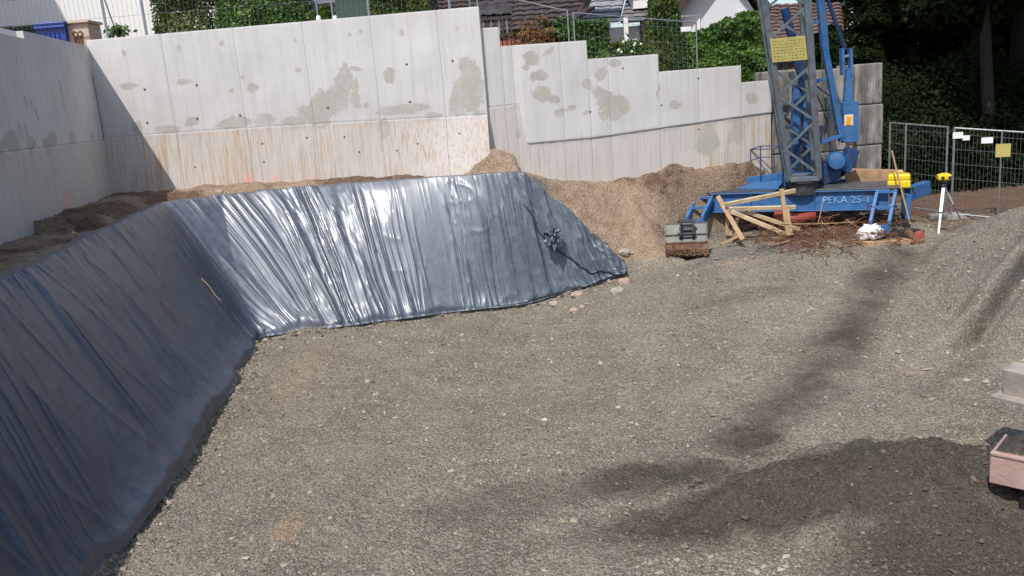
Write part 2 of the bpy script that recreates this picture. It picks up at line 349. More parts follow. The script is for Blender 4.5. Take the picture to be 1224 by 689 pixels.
def floorz(X, Y):
    z = .62*np.clip((X-.3)/3.7, 0, 1)*sst(8.5, 15.5, Y)
    z = z+.15*sst(4, 6, X)*sst(14, 16.5, Y)*sst(8.6, 7.6, X)-.22*sst(7.8, 9.0, X)*sst(14.2, 15.8, Y)
    # gravel heap to the right
    d = np.hypot((X-10.0)/4.1, (Y-11.2)/4.2)+.10*(fbm(X*.8, Y*.8, 61, 3)-.5); z = z+2.4*np.clip(1-d, 0, 1)*sst(0, .10, 1-d)
    # groove where the heap was pushed up
    t = -(X-5.2)*.539+(Y-9.9)*.842; u = (X-5.2)*.842+(Y-9.9)*.539; t = t+.12*(fbm(u*1.5, u*0, 62, 3)-.5); k = sst(-.3, .6, u)*sst(4.6, 3.4, u)
    k = k*sst(-.3, 1.6, u); z = z-.15*np.exp(-(t/.11)**2)*k+.24*np.exp(-((t-.25)/.16)**2)*k
    # damp soil heap, bottom right
    d2 = np.hypot((X-3.35)/2.0, (Y-6.75)/1.05); z = z+.50*np.clip(1-d2, 0, 1)**.9*sst(-1.0, .35, -(Y-7.75))
    d3 = np.hypot((X-2.05)/.35, (Y-7.75)/.14); z = z-.04*np.clip(1-d3, 0, 1)
    for k_ in (-.8, .8):                                            # faint digger tracks
        tr = (X-1.2-k_)*.80-(Y-9.5)*.60+.35*np.sin((X+Y)*.35); al = X*.6+Y*.8; z = z-.022*np.exp(-(tr/.20)**4)*(.6+.4*np.sign(np.sin(al*38)))
    # beyond the fence the ground climbs into the wood
    z = z+.12*np.clip(Y-19, 0, 40)*sst(6, 9, X)
    return z
LWD = Vector((-.1666, .986)).normalized(); LWC = Vector((-7.47, 16.2))
def ybehind(X):      # y of the back-wall faces as function of x
    return np.interp(X, [-7.6, -.19, -.18, 5.46, 8.1], [16.2, 15.8, 15.88, 17.1, 17.75])
def ground_smooth(X, Y, heap=True):
    fz = floorz(X, Y); inT = inside(X, Y, TPOLY); inF = inside(X, Y, FPOLY)
    dT = pdist(X, Y, TERRB); dB = pdist(X, Y, FLOORB)
    tz = np.interp(X, [.2, 1.2, 5, 6.2, 8.0], [2.3, 2.02, 2.0, 1.3, .9])
    t = np.clip(dB/(dB+dT+1e-6), 0, 1); t = np.where(inT, 1, np.where(inF, 0, t)); t = t*.8+.2*t*t*(3-2*t)
    z = fz*(1-t)+tz*t
    yb = np.interp(X, [-.6, 1.17, 2.15, 2.4], [14.5, 14.72, 15.0, 15.05]); zr_ = 2.2-1.02*(X-.42)            # rounded end of the cut bank
    rg = fz+(zr_-fz)*np.clip((Y-yb)/(15.13-yb), 0, 1)-.55*np.clip(Y-15.2, 0, 9); z = np.where((X > .3) & (X < 2.5) & (Y < 16.6), np.maximum(z, rg), z)
    if heap:
        z = z+.32*np.exp(-(((X+.22)/.42)**2+((Y-15.62)/.16)**2))                                             # spoil heap by the wall end
        z = z+.17*sst(.02, .45, dT)*inT*(Y > 12)*(X < .3)
    return z, t, inT, inF
def ground(X, Y, detail=True):
    z, t, inT, inF = ground_smooth(X, Y)
    if detail:
        bank = sst(.03, .2, t)*(X > .9)
        z = z+(fbm(X*.9, Y*.9, 1, 3)-.5)*.10*(1+bank*1.8)+(fbm(X*5, Y*5, 3, 4)-.5)*.065*(1+bank*.5)+(vn(X*14, Y*14, 9)-.5)*.014+bank*.22*(fbm(X*1.7, Y*1.7, 19, 3)-.5)
        z = z+(fbm(X*3, Y*3, 31, 3)-.5)*.10*inT+(fbm(X*9, Y*9, 33, 3)-.5)*.03
        d2 = np.clip(1-np.hypot((X-3.2)/2.6, (Y-6.9)/1.5), 0, 1); z = z+((fbm(X*4, Y*4, 5, 3)-.5)*.22+(fbm(X*12, Y*12, 6, 3)-.5)*.10)*sst(0, .4, d2)
    hup = np.interp(X, [-60, -1, 0, 1.7, 3.0, 4.8, 6, 8.2], [5.1, 5.1, 4.3, 4.1, 3.7, 3.4, 3.3, 3.3])
    hup = hup+np.clip(Y-20, 0, 120)*.02
    m = sst(.10, .26, Y-ybehind(X))*(X < 8.05)*(X > -7.5)
    xl = LWC.x+(Y-LWC.y)*LWD.x/LWD.y; m2 = sst(.10, .26, xl-X); m = np.maximum(m, np.where(Y < 16.5, m2, (X < -7.3)*1.0))
    m = m*1.0
    return z*(1-m)+hup*m
def gz(x, y, d=True): return float(ground(np.array([float(x)]), np.array([float(y)]), d)[0])

def axis(lo, hi, step, far, n=26):
    core = np.arange(lo, hi+1e-6, step); k = np.arange(1, n+1); g = np.cumsum(step*1.42**k); g = g*(1 if g[-1] >= far else far/g[-1])
    g = np.minimum(g, far); g = np.unique(g); return np.concatenate([lo-g[::-1], core, hi+g])
gx = axis(-8.2, 12.0, .045, 400); gy = axis(3.6, 18.6, .045, 400)
GX, GY = np.meshgrid(gx, gy)
GZ = ground(GX, GY)
_, GT, GinT, GinF = ground_smooth(GX, GY)
def blob(X, Y, px, py, rx, ry, rot=0, z=0.1):                         # soft spot on the ground under a point of the picture
    p = atz(px, py, z); c, s = math.cos(rot), math.sin(rot); dx = X-p.x; dy = Y-p.y
    return np.exp(-(((dx*c+dy*s)/rx)**2+((-dx*s+dy*c)/ry)**2)**1.5)
def damp_shade_at(X, Y):
    d = 1.15*blob(X, Y, 1040, 590, 1.75, .62, .08)
    d = np.maximum(d, 1.05*blob(X, Y, 900, 600, 1.5, .5, .15)); d = np.maximum(d, .95*blob(X, Y, 1160, 650, 1.3, .7, 0))
    d = np.maximum(d, .85*blob(X, Y, 790, 560, .95, .42, .1)); d = np.maximum(d, .48*blob(X, Y, 620, 585, 1.1, .5, .2))
    d = np.maximum(d, 1.05*blob(X, Y, 905, 516, .36, .16, .1)); d = np.maximum(d, .50*blob(X, Y, 770, 625, .9, .3))  # first blob: shadow of the small hollow, painted dark
    pth = np.array([tuple(atz(a_, b_, z_))[:2] for a_, b_, z_ in ((1072, 300, .6), (1045, 340, .45), (1008, 395, .3), (965, 445, .15), (915, 500, .05), (880, 535, 0))])
    pd_ = pdist(X, Y, pth)+.35*(fbm(X*1.6, Y*1.6, 71, 4)-.5); d = np.maximum(d, .60*sst(.80, .0, pd_)*(.7+.6*(fbm(X*1.1, Y*1.1, 75, 3))))
    d = d+.5*(fbm(X*1.7, Y*2.2, 76, 5)-.5)*sst(.05, .5, d)
    d = np.maximum(d, .35*blob(X, Y, 880, 360, 1.3, .35, .1, .3)); d = np.maximum(d, .42*blob(X, Y, 1150, 350, .22, 1.3, -.9, 1.0))  # second blob darkens the heap groove, shade painted in
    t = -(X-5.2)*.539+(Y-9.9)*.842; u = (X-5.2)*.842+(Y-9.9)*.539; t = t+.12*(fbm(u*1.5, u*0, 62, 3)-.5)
    d = np.maximum(d, .85*np.exp(-((t-.08)/.09)**2)*sst(-.1, 1.6, u)*sst(4.6, 3.4, u)*(.5+.8*fbm(X*3, Y*3, 64, 3)))  # shade of the heap groove painted into the same mask
    return np.clip(d*1.12, 0, 1.15)
DAMP_SHADE = damp_shade_at(GX, GY)
def clay_at(X, Y, T, inT):
    c = sst(.02, .22, T)*(X > .8)*(X < 8.2)*(Y > 13); c = np.maximum(c, .9*inT*(Y < 18))
    c = np.maximum(c, .75*blob(X, Y, 340, 620, .16, .35)); c = np.maximum(c, .50*blob(X, Y, 360, 440, .6, 2.2)); c = np.maximum(c, .45*blob(X, Y, 760, 300, .7, .6, 0, .6))
    c = np.maximum(c, .42*blob(X, Y, 880, 325, 1.3, .35, 0, .4)); return np.maximum(c, .40*blob(X, Y, 1080, 440, .8, .25, .3))
CLAY = clay_at(GX, GY, GT, GinT)
BLU = .45*np.clip(1.15-np.hypot((GX-10.0)/4.1, (GY-11.2)/4.2), 0, .3)/.3+.8*blob(GX, GY, 900, 292, 1.5, .35, .2, .75)+.35*blob(GX, GY, 760, 350, 1.5, .3, .1, .2)+.4*blob(GX, GY, 1000, 300, .9, .3, 0, .7)
SOIL_SHADE = .95*((GinT) & (GX < -.5) & (GY < 16))*(fbm(GX*1.6, GY*1.6, 41, 3))
SOIL_SHADE = np.maximum(SOIL_SHADE, .75*sst(.05, .3, GT)*(GX > .8)*(GX < 8)*(GY > 14)*fbm(GX*1.3+4, GY*2.2, 43, 4)); SOIL_SHADE = np.maximum(SOIL_SHADE, .9*((GY > 18.2) & (GX > 8))); SOIL_SHADE = np.maximum(SOIL_SHADE, .54*sst(14.7, 15.3, GY+.3*(GX-8))*sst(7.5, 8.2, GX)); SOIL_SHADE = np.maximum(SOIL_SHADE, .8*blob(GX, GY, 1000, 275, 1.7, .45, -.1, .8))  # last blob is painted shade on the ground below the rusty tangle
ny, nx = GX.shape; idx = np.arange(ny*nx).reshape(ny, nx)
FQ = np.stack([idx[:-1, :-1], idx[:-1, 1:], idx[1:, 1:], idx[1:, :-1]], -1).reshape(-1, 4)
g = mesh_np('ground', np.stack([GX, GY, GZ], -1).reshape(-1, 3), FQ, M['ground'], None, True, dict(damp=DAMP_SHADE, clay=CLAY, bluish=BLU, soil=SOIL_SHADE), origin=(0, 0, 0))
tag(g, kind='structure')

# loose stones (uncountable): squashed, jittered octahedra / cubes
def scatter_stones(name, X, Y, S, v, wv, cv, lift=.18, label=None):
    n = len(X); Z = ground(X, Y)
    o = np.array([(1, 0, 0), (0, 1, 0), (-1, 0, 0), (0, -1, 0), (.1, .1, 1), (-.1, 0, -1)], float)
    a = rng.uniform(0, 6.28, n); ca, sa = np.cos(a), np.sin(a)
    J = o[None]+rng.uniform(-.38, .38, (n, 6, 3)); sc_ = np.stack([rng.uniform(.6, 1.2, n), rng.uniform(.6, 1.2, n), rng.uniform(.4, .85, n)], -1)
    J = J*sc_[:, None]*S[:, None, None]; K = J.copy(); K[..., 0] = J[..., 0]*ca[:, None]-J[..., 1]*sa[:, None]; K[..., 1] = J[..., 0]*sa[:, None]+J[..., 1]*ca[:, None]
    V = K+np.stack([X, Y, Z+S*lift], -1)[:, None]
    f = np.array([(0, 1, 4), (1, 2, 4), (2, 3, 4), (3, 0, 4), (1, 0, 5), (2, 1, 5), (3, 2, 5), (0, 3, 5)])
    Fc = (f[None]+6*np.arange(n)[:, None, None]).reshape(-1, 3)
    return mesh_np(name, V.reshape(-1, 3), Fc, M['stone'], None, False, dict(v=np.repeat(v, 6), w=np.repeat(wv, 6), c=np.repeat(cv, 6)), origin=(0, 0, 0))
n = 150000
Y_ = 4.6+13.2*rng.uniform(0, 1, n)**1.55; X_ = rng.uniform(-.72, .78, n)*(Y_+.8)
_, T_, iT, iF = ground_smooth(X_, Y_)
okp = (iF | (X_ > 1.0) | (iT & (Y_ < ybehind(X_)-.05)))
dens = fbm(X_*.8, Y_*.8, 77, 3); okp &= (dens > .36+.22*rng.uniform(-1, 1, n))
X_, Y_, T_, iT = X_[okp], Y_[okp], T_[okp], iT[okp]; n = len(X_)
kill = (cl0 := np.clip(clay_at(X_, Y_, T_, iT), 0, 1)) > .55; kp = ~(kill & (rng.uniform(0, 1, n) < .8)); X_, Y_, T_, iT = X_[kp], Y_[kp], T_[kp], iT[kp]; n = len(X_)
S_ = .0038+.0062*rng.pareto(3.2, n); S_ = np.clip(S_, 0, .042)*(.75+.03*Y_)
dm = np.clip(damp_shade_at(X_, Y_), 0, 1); cl = np.clip(clay_at(X_, Y_, T_, iT), 0, 1)
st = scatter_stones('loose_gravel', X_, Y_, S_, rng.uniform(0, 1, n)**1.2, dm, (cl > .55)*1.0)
tag(st, 'loose grey gravel and small stones scattered over the floor of the pit', 'gravel', kind='stuff')
# coarser stones lying in drifts : near the viewer, on the damp heap, down the big heap
n = 60000; Y_ = 4.6+11*rng.uniform(0, 1, n)**1.5; X_ = rng.uniform(-.70, .80, n)*(Y_+.8); _, T_, iT, iF = ground_smooth(X_, Y_)
dens = .55*fbm(X_*1.7, Y_*1.7, 79, 4)+.45*fbm(X_*.5, Y_*.5, 80, 2)+.10*np.exp(-((X_-.6)/1.6)**2-((Y_-5.8)/1.0)**2)+.10*np.exp(-(np.hypot(X_-9, Y_-11)/3.2)**4)
okp = iF & (dens > .56+.05*rng.normal(size=n)); X_, Y_ = X_[okp], Y_[okp]; n = len(X_)
S_ = np.clip(.008+.005*rng.pareto(2.6, n), 0, .032)
st = scatter_stones('coarse_gravel', X_, Y_, S_, np.clip(rng.normal(.50, .22, n), 0, .9), np.clip(damp_shade_at(X_, Y_), 0, 1)*.7, np.zeros(n), .12)
tag(st, 'coarser pale stones lying in drifts across the gravel floor and heaps', 'gravel', kind='stuff')

n = 5200; tb_ = rng.uniform(0, 1, n); k_ = rng.uniform(1, 9, n); i_ = np.floor(k_).astype(int).clip(1, 8); fr_ = k_-i_
X_ = BASE[i_, 0]*(1-fr_)+BASE[np.minimum(i_+1, 9), 0]*fr_; Y_ = BASE[i_, 1]*(1-fr_)+BASE[np.minimum(i_+1, 9), 1]*fr_; lf = Y_ < 13.7
off_ = rng.exponential(.10, n)-.03; X_ = X_+np.where(lf, off_, rng.normal(0, .02, n)); Y_ = Y_-np.where(lf, 0, off_)
st = scatter_stones('hem_rubble', X_, Y_, np.clip(.010+.008*rng.pareto(2.5, n), 0, .05), rng.uniform(.1, .8, n), rng.uniform(.1, .9, n)**2, np.zeros(n), .25)
tag(st, 'crumbs of soil and stone lying along the foot of the plastic sheeting', 'rubble', kind='stuff')
# ------------------------------------------------------------------ plastic sheeting over the cut bank
def resample(P, m):
    P = np.array(P, float); d = np.r_[0, np.cumsum(np.hypot(*np.diff(P, axis=0).T))]; return P, d
TB = [(-3.45, 2.6), (-3.63, 6.45), (-3.71, 8.59), (-4.02, 11.5), (-4.30, 13.70), (-4.22, 13.80), (-4.0, 13.86), (-3.7, 13.92), (-3.12, 13.99), (-1.8, 14.22), (-.59, 14.5), (.4, 14.62), (1.0, 14.68), (1.45, 14.74), (2.15, 14.98)]
TT = [(-4.35, 2.6), (-4.68, 6.45), (-4.98, 8.59), (-5.52, 11.5), (-5.9, 14.3), (-5.98, 14.75), (-5.7, 15.0), (-5.15, 15.28), (-3.95, 15.55), (-2.4, 15.58), (-.95, 15.5), (.1, 15.25), (.42, 15.12), (1.15, 15.2), (2.16, 15.12)]
TB = np.array(TB, float); TT = np.array(TT, float)
seg = np.maximum(np.hypot(*np.diff(TB, axis=0).T), np.hypot(*np.diff(TT, axis=0).T)); arc = np.r_[0, np.cumsum(seg)]
NS, NT = 2300, 110
A = np.linspace(0, arc[-1], NS); tt = np.linspace(-.02, 1.10, NT)
bx = np.interp(A, arc, TB[:, 0]); by = np.interp(A, arc, TB[:, 1]); tx = np.interp(A, arc, TT[:, 0]); ty = np.interp(A, arc, TT[:, 1])
def smooth1(a, k=41): p = np.pad(a, k//2, mode='edge'); return np.convolve(p, np.ones(k)/k, 'valid')
bx, by, tx, ty = [smooth1(q) for q in (bx, by, tx, ty)]
by = by-.16*(fbm(A*1.5, A*0, 91, 4)-.35)*(A > arc[5]); bx = bx+.17*(fbm(A*1.3, A*0, 92, 3)-.5)*(A < arc[4])
AA, TTt = np.meshgrid(A, tt); PXg = bx+(tx-bx)*TTt; PYg = by+(ty-by)*TTt
zz, tg, _, _ = ground_smooth(PXg, PYg, False)
ox = bx-tx; oy = by-ty; ol = np.hypot(ox, oy)+1e-6; ox /= ol; oy /= ol; nh, nz_ = .72, .55
aL = arc[5]; left = sst(aL+.3, aL-.4, AA)
def ridge(v_, p=2): return np.clip(1-np.abs(2*v_-1)*1.15, 0, 1)**p
tdown = 1-TTt
shear = np.interp(A, [0, aL-.5, aL+.2, aL+1.6, aL+2.6, aL+4, aL+5.4, arc[-1]], [.25, .15, -.35, -.75, -.25, .10, .12, -.1])
U = AA+shear*tdown+.34*(fbm(AA*1.1+3, TTt*.8, 81, 3)-.5)*(.4+tdown)+.05*(fbm(AA*4, TTt*3.5, 82, 2)-.5)
lowm = fbm(AA*.9, TTt*1.2, 17, 3)
def msk(k, lo, seed, e=.16): return sst(lo, lo+e, fbm(AA*k, TTt*1.1, seed, 3))
f = .050*ridge(vn(U*3.2, TTt*.35, 2), 3.2)*msk(.9, .36, 17)+.034*ridge(vn(U*6.5+.3*np.sin(TTt*3), TTt*.5, 5), 3.5)*msk(1.3, .40, 27)+.020*ridge(vn(U*12, TTt*.8, 8), 3)*msk(1.8, .42, 37)+.006*ridge(vn(U*26, TTt*1.5, 9), 2)*msk(2.2, .45, 39)
f = f+.050*sst(.45, .0, TTt)*(fbm(AA*2.2, TTt*5, 84, 3)-.5)+.014*ridge(vn(AA*2.6-TTt*1.8, TTt*5.5+AA*.6, 85), 4)*msk(1.5, .50, 86)
f = f+.012*ridge(fbm(U*7+TTt*2, TTt*7, 73, 2), 3)*msk(2.0, .52, 47)
calm = np.exp(-((AA-(aL+4.55))/.38)**2); f = f*(1-.85*np.clip(calm, 0, 1))
f = f+.05*(fbm(U*.9, TTt*.7, 12, 2)-.5)
# crinkled sheet at the free end
endm = sst(arc[-4]-.2, arc[-3], AA); f = f+endm*(.05*ridge(fbm(U*5, TTt*4+AA*1.0, 21, 2), 1.5))
Ul = AA+.30*tdown+.40*(fbm(AA*.9+3, TTt*.9, 83, 3)-.5)*(.4+tdown)+.12*np.sin(AA*1.7)*tdown
fl = .040*ridge(vn(Ul*1.6, TTt*.4, 52), 5)*msk(.7, .40, 28)+.022*ridge(vn(Ul*4.2, TTt*.7, 55), 4.5)*msk(1.1, .40, 29)+.010*ridge(vn(Ul*10, TTt*1.4, 57), 3.5)*msk(1.6, .42, 30)+.04*(fbm(AA*.8, TTt*1.5, 58, 3)-.5)
fl = fl+.06*sst(.5, .0, TTt)*(fbm(AA*1.6, TTt*4, 87, 3)-.5)
fl = fl+.014*ridge(vn(Ul*2.4+TTt*2.5, TTt*1.6, 59), 5)+.006*ridge(fbm(Ul*5, TTt*9, 60, 2), 4)
disp = f*(1-left)+fl*left
hem = sst(.16, .0, TTt); disp = disp*(1-.6*sst(.06, 0, TTt))+hem*.025
disp = disp*(1-.6*sst(1.0, 1.08, TTt))
zt = zz+.055+disp*nz_; zt = np.maximum(zt, zz+.03); zt = np.where(TTt < 0, zt-.02, zt)
roll_ = sst(.05, -.02, TTt)
Xt = PXg+ox*nh*disp-ox*roll_*.05; Yt = PYg+oy*nh*disp-oy*roll_*.05
zt = zt+.03*hem*(1-roll_)*fbm(AA*3, AA*0, 66, 2)
dust_sheen = sst(.30, .0, TTt)*left*.35+sst(.9, 1.05, TTt)*.5+(1-left)*(.55+.5*(fbm(AA*1.3, TTt*1.5, 93, 3)-.5)+.25*sst(aL+5, aL+7, AA))  # hem and edge dust; the back length's paleness is painted sheen
# ragged top hem
hemr = (fbm(A*2.2, A*0, 88, 4)-.5)*.22; k_ = sst(.9, 1.1, TTt); Xt = Xt-ox*hemr*k_; Yt = Yt-oy*hemr*k_
idx = np.arange(NT*NS).reshape(NT, NS); FQ = np.stack([idx[:-1, :-1], idx[:-1, 1:], idx[1:, 1:], idx[1:, :-1]], -1).reshape(-1, 4)
split = int(np.searchsorted(A, aL-.05))
def sub(c0, c1):
    V = np.stack([Xt, Yt, zt], -1)[:, c0:c1]; m_ = c1-c0; ii = np.arange(NT*m_).reshape(NT, m_)
    return V.reshape(-1, 3), np.stack([ii[:-1, :-1], ii[:-1, 1:], ii[1:, 1:], ii[1:, :-1]], -1).reshape(-1, 4), dust_sheen[:, c0:c1].ravel()
tarp = thing('plastic_sheet', (-4.3, 13.7, .1), 'shiny dark blue plastic sheeting draped in folds over the cut bank round the pit', 'tarpaulin')
V, Fc, du = sub(0, split+1); mesh_np('sheet_panel', V, Fc, M['tarp'], tarp, True, dict(dust_sheen=du))['label'] = 'darker left-hand length of sheeting in grazing light'
V, Fc, du = sub(split, NS); mesh_np('sheet_panel', V, Fc, M['tarp'], tarp, True, dict(dust_sheen=du))['label'] = 'tightly folded length of sheeting below the long wall, its pale sheen painted in'
def tarp_pt(a, t, off=.0):
    i = int(np.clip(np.searchsorted(A, a), 0, NS-1)); j = int(np.clip(np.searchsorted(tt, t), 0, NT-1))
    return Vector((Xt[j, i]+ox[i]*nh*off, Yt[j, i]+oy[i]*nh*off, zt[j, i]+nz_*off))
# overlap seam and crumpled pocket near the free end
a0 = arc[-4]+.1; sm = MB()
pts = [tarp_pt(a0+.02+q*(arc[-1]-a0-.12), .60-.52*q**.75+.02*math.sin(q*9), .035) for q in np.linspace(0, 1, 40)]
sm.tube(pts, .016, 6, .022); sm.build('overlap_hem', 'tarp', tarp, smooth=True)
NB = 26; vs = []; fs = []
c0 = aty(660, 283, 14.83)
for i in range(NB):
    for j in range(NB):
        u = i/(NB-1)-.5; v_ = j/(NB-1)-.5
        r = .34*(float(fbm(u*6+5, v_*9+3, 4, 3))-.5)+.05*float(ridge(vn(u*9+2, v_*5+1, 6), 2)); r *= (1-(2*u)**4)
        vs.append(c0+Vector((u*.30, -.10-.07*math.cos(u*3.0)*(1-v_)*1.2+r*.9-.10*(.5-v_), v_*.30-.02+r*.5)))
mb = MB(); mb.add(vs, [(i*NB+j, (i+1)*NB+j, (i+1)*NB+j+1, i*NB+j+1) for i in range(NB-1) for j in range(NB-1)]); mb.build('crumpled_pocket', 'tarp', tarp, smooth=True)

# ------------------------------------------------------------------ cast concrete walls
def hit(px, py, P0, P1):
    P0 = Vector((P0[0], P0[1], 0)); P1 = Vector((P1[0], P1[1], 0)); d = (P1-P0).normalized(); nn = Vector((d.y, -d.x, 0))
    r = ray(px, py); t = nn.dot(P0-CV)/nn.dot(r); q = CV+r*t; return (q-P0).dot(d), q.z, (q-CV).length
def wall_panels(root, P0, P1, cols, batter, zj, patches, paints, rustf, thick=.3):
    P0v = Vector((P0[0], P0[1], 0)); d = (Vector((P1[0], P1[1], 0))-P0v).normalized(); nn = np.array([d.y, -d.x, 0]); dn = np.array(d)
    PT = [(hit(x, y, P0, P1), rx, ry, ro) for x, y, rx, ry, ro in patches]; PN = [(hit(x, y, P0, P1), rx, ry, ro) for x, y, rx, ry, ro in paints]
    def sdf(Ug, Zg, L):
        s = np.full(Ug.shape, -1.)
        for (u, z, dist), rx, ry, ro in L:
            k = dist/F_PX; c_, s_ = math.cos(ro), math.sin(ro); du = Ug-u; dz = Zg-z
            e = np.sqrt(((du*c_+dz*s_)/(rx*k))**2+((-du*s_+dz*c_)/(ry*k))**2); s = np.maximum(s, np.clip((1-e)*min(1, (min(rx, ry)*k)/.10+.35), -1, 1))
        return s
    for (u0, u1, zb, zt0, zt1, kind) in cols:
        g_ = .0025; uu = np.linspace(u0+g_, u1-g_, max(3, int((u1-u0)/.05))); nz = max(3, int((zt0-zb)/.05)); vv = np.linspace(0, 1, nz)
        Ug, Vg = np.meshgrid(uu, vv); ztop = zt0+(zt1-zt0)*(Ug-u0)/(u1-u0); jz = zj(Ug)
        Zg = (zb+g_)+(ztop-g_-zb)*Vg if kind == 'full' else None
        if kind == 'upper': Zg = jz+g_+(ztop-jz-g_)*Vg
        if kind == 'lower': Zg = zb+(jz-g_-zb)*Vg
        off = batter(Ug, Zg)+.004*(fbm(Ug*1.2, Zg*1.2, 5, 2)-.5)
        if kind == 'lower':                                            # ragged lip at the pour line
            off = off+.008+.02*sst(.10, .0, jz-Zg)*(fbm(Ug*6, Zg*0, 3, 3)-.3)
        ed = np.minimum(np.minimum(Ug-uu[0], uu[-1]-Ug), np.minimum(Vg, 1-Vg)*(zt0-zb)); off = off-.004*(ed < 1e-5)
        if kind != 'lower': off = off-.0
        m_, k_ = Ug.shape; ii = np.arange(m_*k_).reshape(m_, k_)
        W = np.array(P0v)[None, None]+Ug[..., None]*dn+off[..., None]*nn+Zg[..., None]*np.array([0, 0, 1.])
        Fq = np.stack([ii[:-1, :-1], ii[:-1, 1:], ii[1:, 1:], ii[1:, :-1]], -1).reshape(-1, 4)
        V = W.reshape(-1, 3)
        # border skirt going back through the wall thickness
        bd = np.r_[ii[0, :], ii[1:, -1], ii[-1, -2::-1], ii[-2:0:-1, 0]]; B = V[bd]-nn*(thick+(batter(Ug, Zg).reshape(-1)[bd])[:, None])
        nb = len(bd); bi = np.arange(nb)+len(V); Fs = np.stack([bd, bi, np.roll(bi, -1), np.roll(bd, -1)], -1)
        V = np.vstack([V, B]); Fq = np.vstack([Fq, Fs])
        cU = (V-np.array(P0v))@dn; cZ = V[:, 2]
        low = np.clip((zj(cU)-cZ)/.05, 0, 1); a_rust = low*rustf(cU, cZ)
        mesh_np('panel', V, Fq, M['concrete'], root, False, dict(patch=sdf(cU, cZ, PT), paint=sdf(cU, cZ, PN), low=low, rust=a_rust))
def tie_holes(root, P0, P1, pts, offf):
    P0v = Vector((P0[0], P0[1], 0)); d = (Vector((P1[0], P1[1], 0))-P0v).normalized(); nn = Vector((d.y, -d.x, 0)); m_ = MB()
    for px, py in pts:
        u, z, _ = hit(px, py, P0, P1); c = P0v+d*u+Vector((0, 0, z)); b = offf(u, z)+.006
        m_.lathe(c+nn*b, [(.019, -.03), (.019, .002), (.015, .003)], 10, nn)
    return m_.build('tie_cone', 'steel_dark', root)
def flip(P): return P
# left wall : runs from beside the camera to the far corner
LP0 = (LWC.x-LWD.x*13.5, LWC.y-LWD.y*13.5); LP1 = (LWC.x, LWC.y)
lw = thing('retaining_wall', (LWC.x-LWD.x*6, LWC.y-LWD.y*6, 2.2), 'shaded grey concrete retaining wall on the left, running back into the corner', 'wall')
cuts = sorted([hit(x, y, LP0, LP1)[0] for x, y in ((61, 105), (40, 100), (7, 130), (90, 120))])
us = [0, 1.35, 2.7, 4.05, 5.4, 6.75, 8.1]+[c for c in cuts if c > 8.3]+[13.5]
us = [u for i, u in enumerate(us) if i == 0 or u-us[i-1] > .3]
stepu = hit(32, 44, LP0, LP1)[0]; cols = []
for a_, b_ in zip(us[:-1], us[1:]):
    top = 5.21 if (a_+b_)/2 > stepu-.1 else 5.10
    cols += [(a_, b_, 1.9, top, top, 'lower'), (a_, b_, 1.9, top, top, 'upper')]
wall_panels(lw, LP0, LP1, cols, lambda U_, Z_: 0*U_, lambda U_: 3.5+0*U_,
            [(0, 178, 9, 12, 0), (14, 170, 20, 10, 0), (62, 167, 18, 7, 0), (88, 166, 12, 6, 0), (25, 158, 7, 12, 0), (110, 163, 8, 4, 0), (33, 165, 6, 18, 0), (38, 172, 14, 8, 0), (55, 172, 9, 8, 0), (31, 122, 3, 6, 0), (38, 124, 3, 5, 0), (44, 136, 4, 9, .2), (74, 112, 3, 14, 0), (20, 71, 2, 5, 0), (52, 72, 2, 5, 0), (73, 72, 2, 4, 0), (96, 70, 2, 4, 0), (107, 127, 2, 4, 0), (84, 122, 2, 3, 0), (5, 172, 8, 6, 0)],
            [(57, 262, 4, 6, 0), (79, 240, 3, 16, 0)], lambda u, z: .35+0*u)
lo_ = MB(); hh = hit(20, 44, LP0, LP1)
